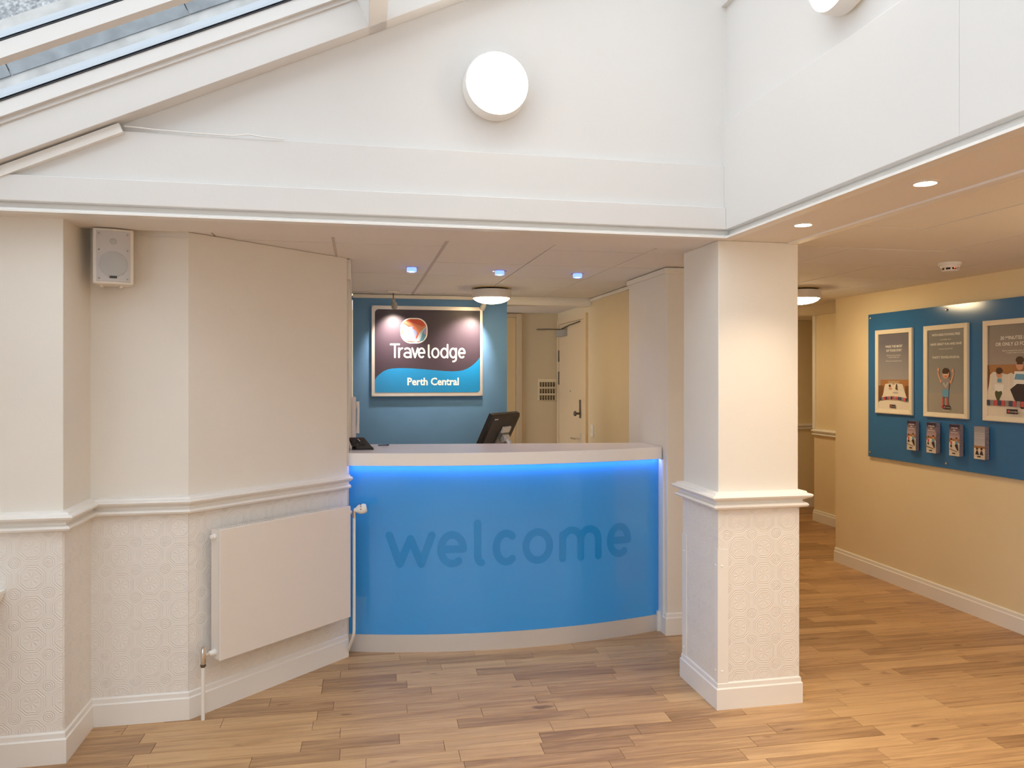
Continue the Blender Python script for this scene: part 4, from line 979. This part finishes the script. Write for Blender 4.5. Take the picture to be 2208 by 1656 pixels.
NIGHT = gradmat('leaflet_dusk', (.45, .33, .38), (.035, .025, .075), 1.15, 1.215); DAYS = gradmat('leaflet_pale', (.46, .46, .52), (.30, .30, .36), 1.12, 1.22)
def holder(y0, wd, night, dep, label, lab2):
    y1 = y0-wd
    t = thing('leaflet_holder', label, 'holder', (3.89, (y0+y1)/2, 1.02), 'leaflet holders on the blue board')
    MB().box(3.896, 3.8995, y1-.002, y0+.002, 1.022, 1.235).build('back_plate', ACR, t)
    MB().box(3.896-dep-.006, 3.8995, y1-.002, y0+.002, 1.020, 1.023).build('base', ACR, t)
    MB().box(3.896-dep-.006, 3.896-dep-.004, y1-.002, y0+.002, 1.023, 1.10).build('front_lip', ACR, t)
    for yy in (y1-.004, y0+.002): MB().box(3.896-dep-.006, 3.8995, yy, yy+.002, 1.020, 1.16).build('side_plate', ACR, t)
    l = thing('leaflet_stack', lab2, 'leaflets', (3.88, (y0+y1)/2, 1.025), 'leaflet stacks in the wall holders')
    n = 6
    for i in range(n):
        xa = 3.895-dep*(i+1)/n; MB().box(xa+.0006, xa+dep/n-.0004, y1+rng.uniform(0, .002), y0-rng.uniform(0, .001), 1.0235, 1.232-rng.uniform(0, .003)).build('leaflet', PAPERS, l)
    P = Print(l, 3.895-dep, y0-.001); W = wd-.002
    if night:
        P.rect(0, W, 1.0235, 1.231, NIGHT, 'cover'); P.text('30 MINUTES', W/2, 1.204, .0105, bold=.0003); P.text('FREE', W/2, 1.189, .0105, bold=.0003); P.text('WI-FI ON US', W/2, 1.174, .0105, bold=.0003)
        P.poly([(0, 1.0235), (W, 1.0235), (W, 1.125), (0, 1.125)], 'cream', 'cover'); P.rect(0, W, 1.112, 1.136, 'wood', 'cover'); P.rect(.012, W-.01, 1.09, 1.122, 'cream', 'cover')
        P.ell(.020, 1.128, .007, .010, 'skin', 'cover'); P.ell(.020, 1.133, .007, .007, 'hair', 'cover'); P.rect(.013, .027, 1.10, 1.117, 'red', 'cover')
        P.ell(.066, 1.134, .008, .012, 'skin', 'cover'); P.ell(.066, 1.141, .008, .007, 'hair', 'cover'); P.rect(.056, .076, 1.10, 1.122, 'blue', 'cover')
        P.ell(.020, 1.088, .007, .010, 'dark', 'cover'); P.poly([(.052, 1.092), (.062, 1.104), (.078, 1.098), (.083, 1.058), (.070, 1.064)], 'dark', 'cover'); P.poly([(0, 1.070), (.07, 1.056), (.07, 1.052), (0, 1.066)], 'dwood', 'cover')
    else:
        P.rect(0, W, 1.0235, 1.231, DAYS, 'cover')
        for k in range(3): P.text('MORE ROOM FOR LESS', W/2, 1.186-.014*k, .0075)
        P.rect(0, W, 1.0235, 1.105, 'cream', 'cover'); P.rect(0, W, 1.093, 1.108, 'wood', 'cover')
        for c_ in (.026, .062): P.ell(c_, 1.083, .009, .011, 'skin', 'cover'); P.ell(c_, 1.090, .009, .007, 'hair', 'cover'); P.poly([(c_-.014, 1.052), (c_-.006, 1.076), (c_+.006, 1.076), (c_+.016, 1.05)], 'dark', 'cover')
    P.rect(W/2-.014, W/2+.014, 1.036, 1.044, 'dark', 'cover')
holder(4.846, .090, True, .026, 'clear leaflet holder below the leftmost poster, first in the row', 'stack of dusk-blue leaflets below the leftmost poster')
holder(4.643, .090, True, .034, 'clear leaflet holder below the grey child poster, at its left end', 'thick stack of dusk-blue leaflets, second in the row of four')
holder(4.439, .090, True, .030, 'clear leaflet holder below the grey child poster, near its right end', 'stack of dusk-blue leaflets, third in the row of four')
holder(4.229, .088, False, .030, 'clear leaflet holder with pale leaflets, last of the row', 'stack of pale grey leaflets, last in the row of four')

# ================================================================ OFFICE DETAILS
# door on the right office wall (faces -X)
DOORP = mat('door_cream_gloss', (.72, .56, .35), .4)
d1 = struct(MB().box(1.897, 1.914, 6.34, 7.165, .005, 2.045).build('door_1', DOORP, bevel=.002))
mb = MB().box(1.893, 1.915, 7.167, 7.235, 0, 2.09).box(1.893, 1.915, 6.27, 6.338, 0, 2.09).box(1.893, 1.915, 6.338, 7.167, 2.047, 2.09); mb.build('door_frame', DOORP, d1)
for z in (1.80, 1.70, 1.53): pass
for za, zb in ((1.69, 1.80), (1.47, 1.595)): MB().box(1.888, 1.897, 7.150, 7.172, za, zb).build('hinge', DARKM, d1)
MB().box(1.850, 1.897, 6.87, 7.10, 1.925, 1.985).build('door_closer', mat('closer_silver', (.42, .42, .40), .4, metal=.4), d1, bevel=.003)
MB().tube([(1.874, 6.97, 1.990), (1.80, 7.18, 2.004), (1.70, 7.262, 2.006)], .006, 8).build('closer_arm', DARKM, d1)
MB().tube([(1.874, 6.97, 1.998), (1.884, 6.75, 2.018), (1.892, 6.44, 2.030)], .006, 8).build('closer_arm', DARKM, d1)
MB().lathe([(.007, 0), (.005, .004)], axisM((1.897, 6.76, 1.415), (-1, 0, 0)), 12).build('spyhole', DARKM, d1)
MB().box(1.889, 1.897, 6.418, 6.452, 1.185, 1.345).build('lock_plate', DARKM, d1, bevel=.002)
MB().lathe([(.010, 0), (.010, .03), (.022, .034), (.024, .044), (.016, .052)], axisM((1.889, 6.435, 1.225), (-1, 0, 0)), 18).build('knob', DARKM, d1, smooth=True)
MB().box(1.889, 1.897, 6.418, 6.452, .93, 1.055).build('handle_plate', STEEL, d1, bevel=.002)
MB().tube([(1.889, 6.435, 1.005), (1.850, 6.435, 1.005), (1.845, 6.45, 1.005), (1.845, 6.55, 1.003)], .008, 12).build('door_handle', CHROME, d1, smooth=True)
# second doorway at the far wall, half hidden by the blue wall
d2 = struct(MB().box(1.10, 1.492, 7.262, 7.279, .005, 2.118).build('door_2', mat('door_warm_gloss', (.80, .60, .30), .35), bevel=.002))
MB().box(1.495, 1.55, 7.250, 7.279, 0, 2.155).box(1.05, 1.495, 7.250, 7.279, 2.120, 2.155).build('door_frame', DOORP, d2, bevel=.003)
# key board with small keys
kb = thing('key_board', 'small cream key board with three rows of keys, on the wall beside the office door', 'board', (1.806, 7.27, 1.42))
MB().box(1.713, 1.896, 7.262, 7.279, 1.318, 1.524).build('backboard', mat('key_board_cream', (.86, .74, .50), .5), kb)
for z in (1.500, 1.436, 1.372): MB().box(1.720, 1.889, 7.2595, 7.262, z-.006, z).build('hook_rail', mat('rail_cream%d' % (z*1000), (.80, .68, .45), .4), kb)
KEYM = mat('dark_key_tag', (.045, .025, .012), .5); BR = mat('brass_key', (.36, .22, .07), .4, metal=.5)
k0 = thing('room_key', 'small dark key with a tag hanging on the cream key board', 'key', (0, 0, 0), 'keys on the key board')
MB().box(-.0075, .0075, -.005, 0, -.046, -.002).build('tag', KEYM, k0); MB().box(-.002, .002, -.006, -.004, -.030, -.006).build('blade', BR, k0)
first = True
for j, z in enumerate((1.494, 1.430, 1.366)):
    for i in range(6):
        o = k0 if first else copy_tree(k0); first = False
        o.location = (1.736+i*.0265, 7.2595, z)
        o['label'] = 'dark key hanging in the %s row of the key board, %s from the left' % (('top', 'middle', 'bottom')[j], ('first', 'second', 'third', 'fourth', 'fifth', 'sixth')[i])
# switch on the office wall
sw = thing('wall_switch', 'small white switch on the cream wall right of the office door', 'switch', (1.91, 6.14, 1.10))
MB().box(1.905, 1.914, 6.105, 6.165, 1.045, 1.145).build('plate', WHITE, sw, bevel=.002)
MB().box(1.902, 1.905, 6.125, 6.145, 1.08, 1.11).build('rocker', SPKW, sw)
# the corridor is also lit by an added ceiling lamp out of view
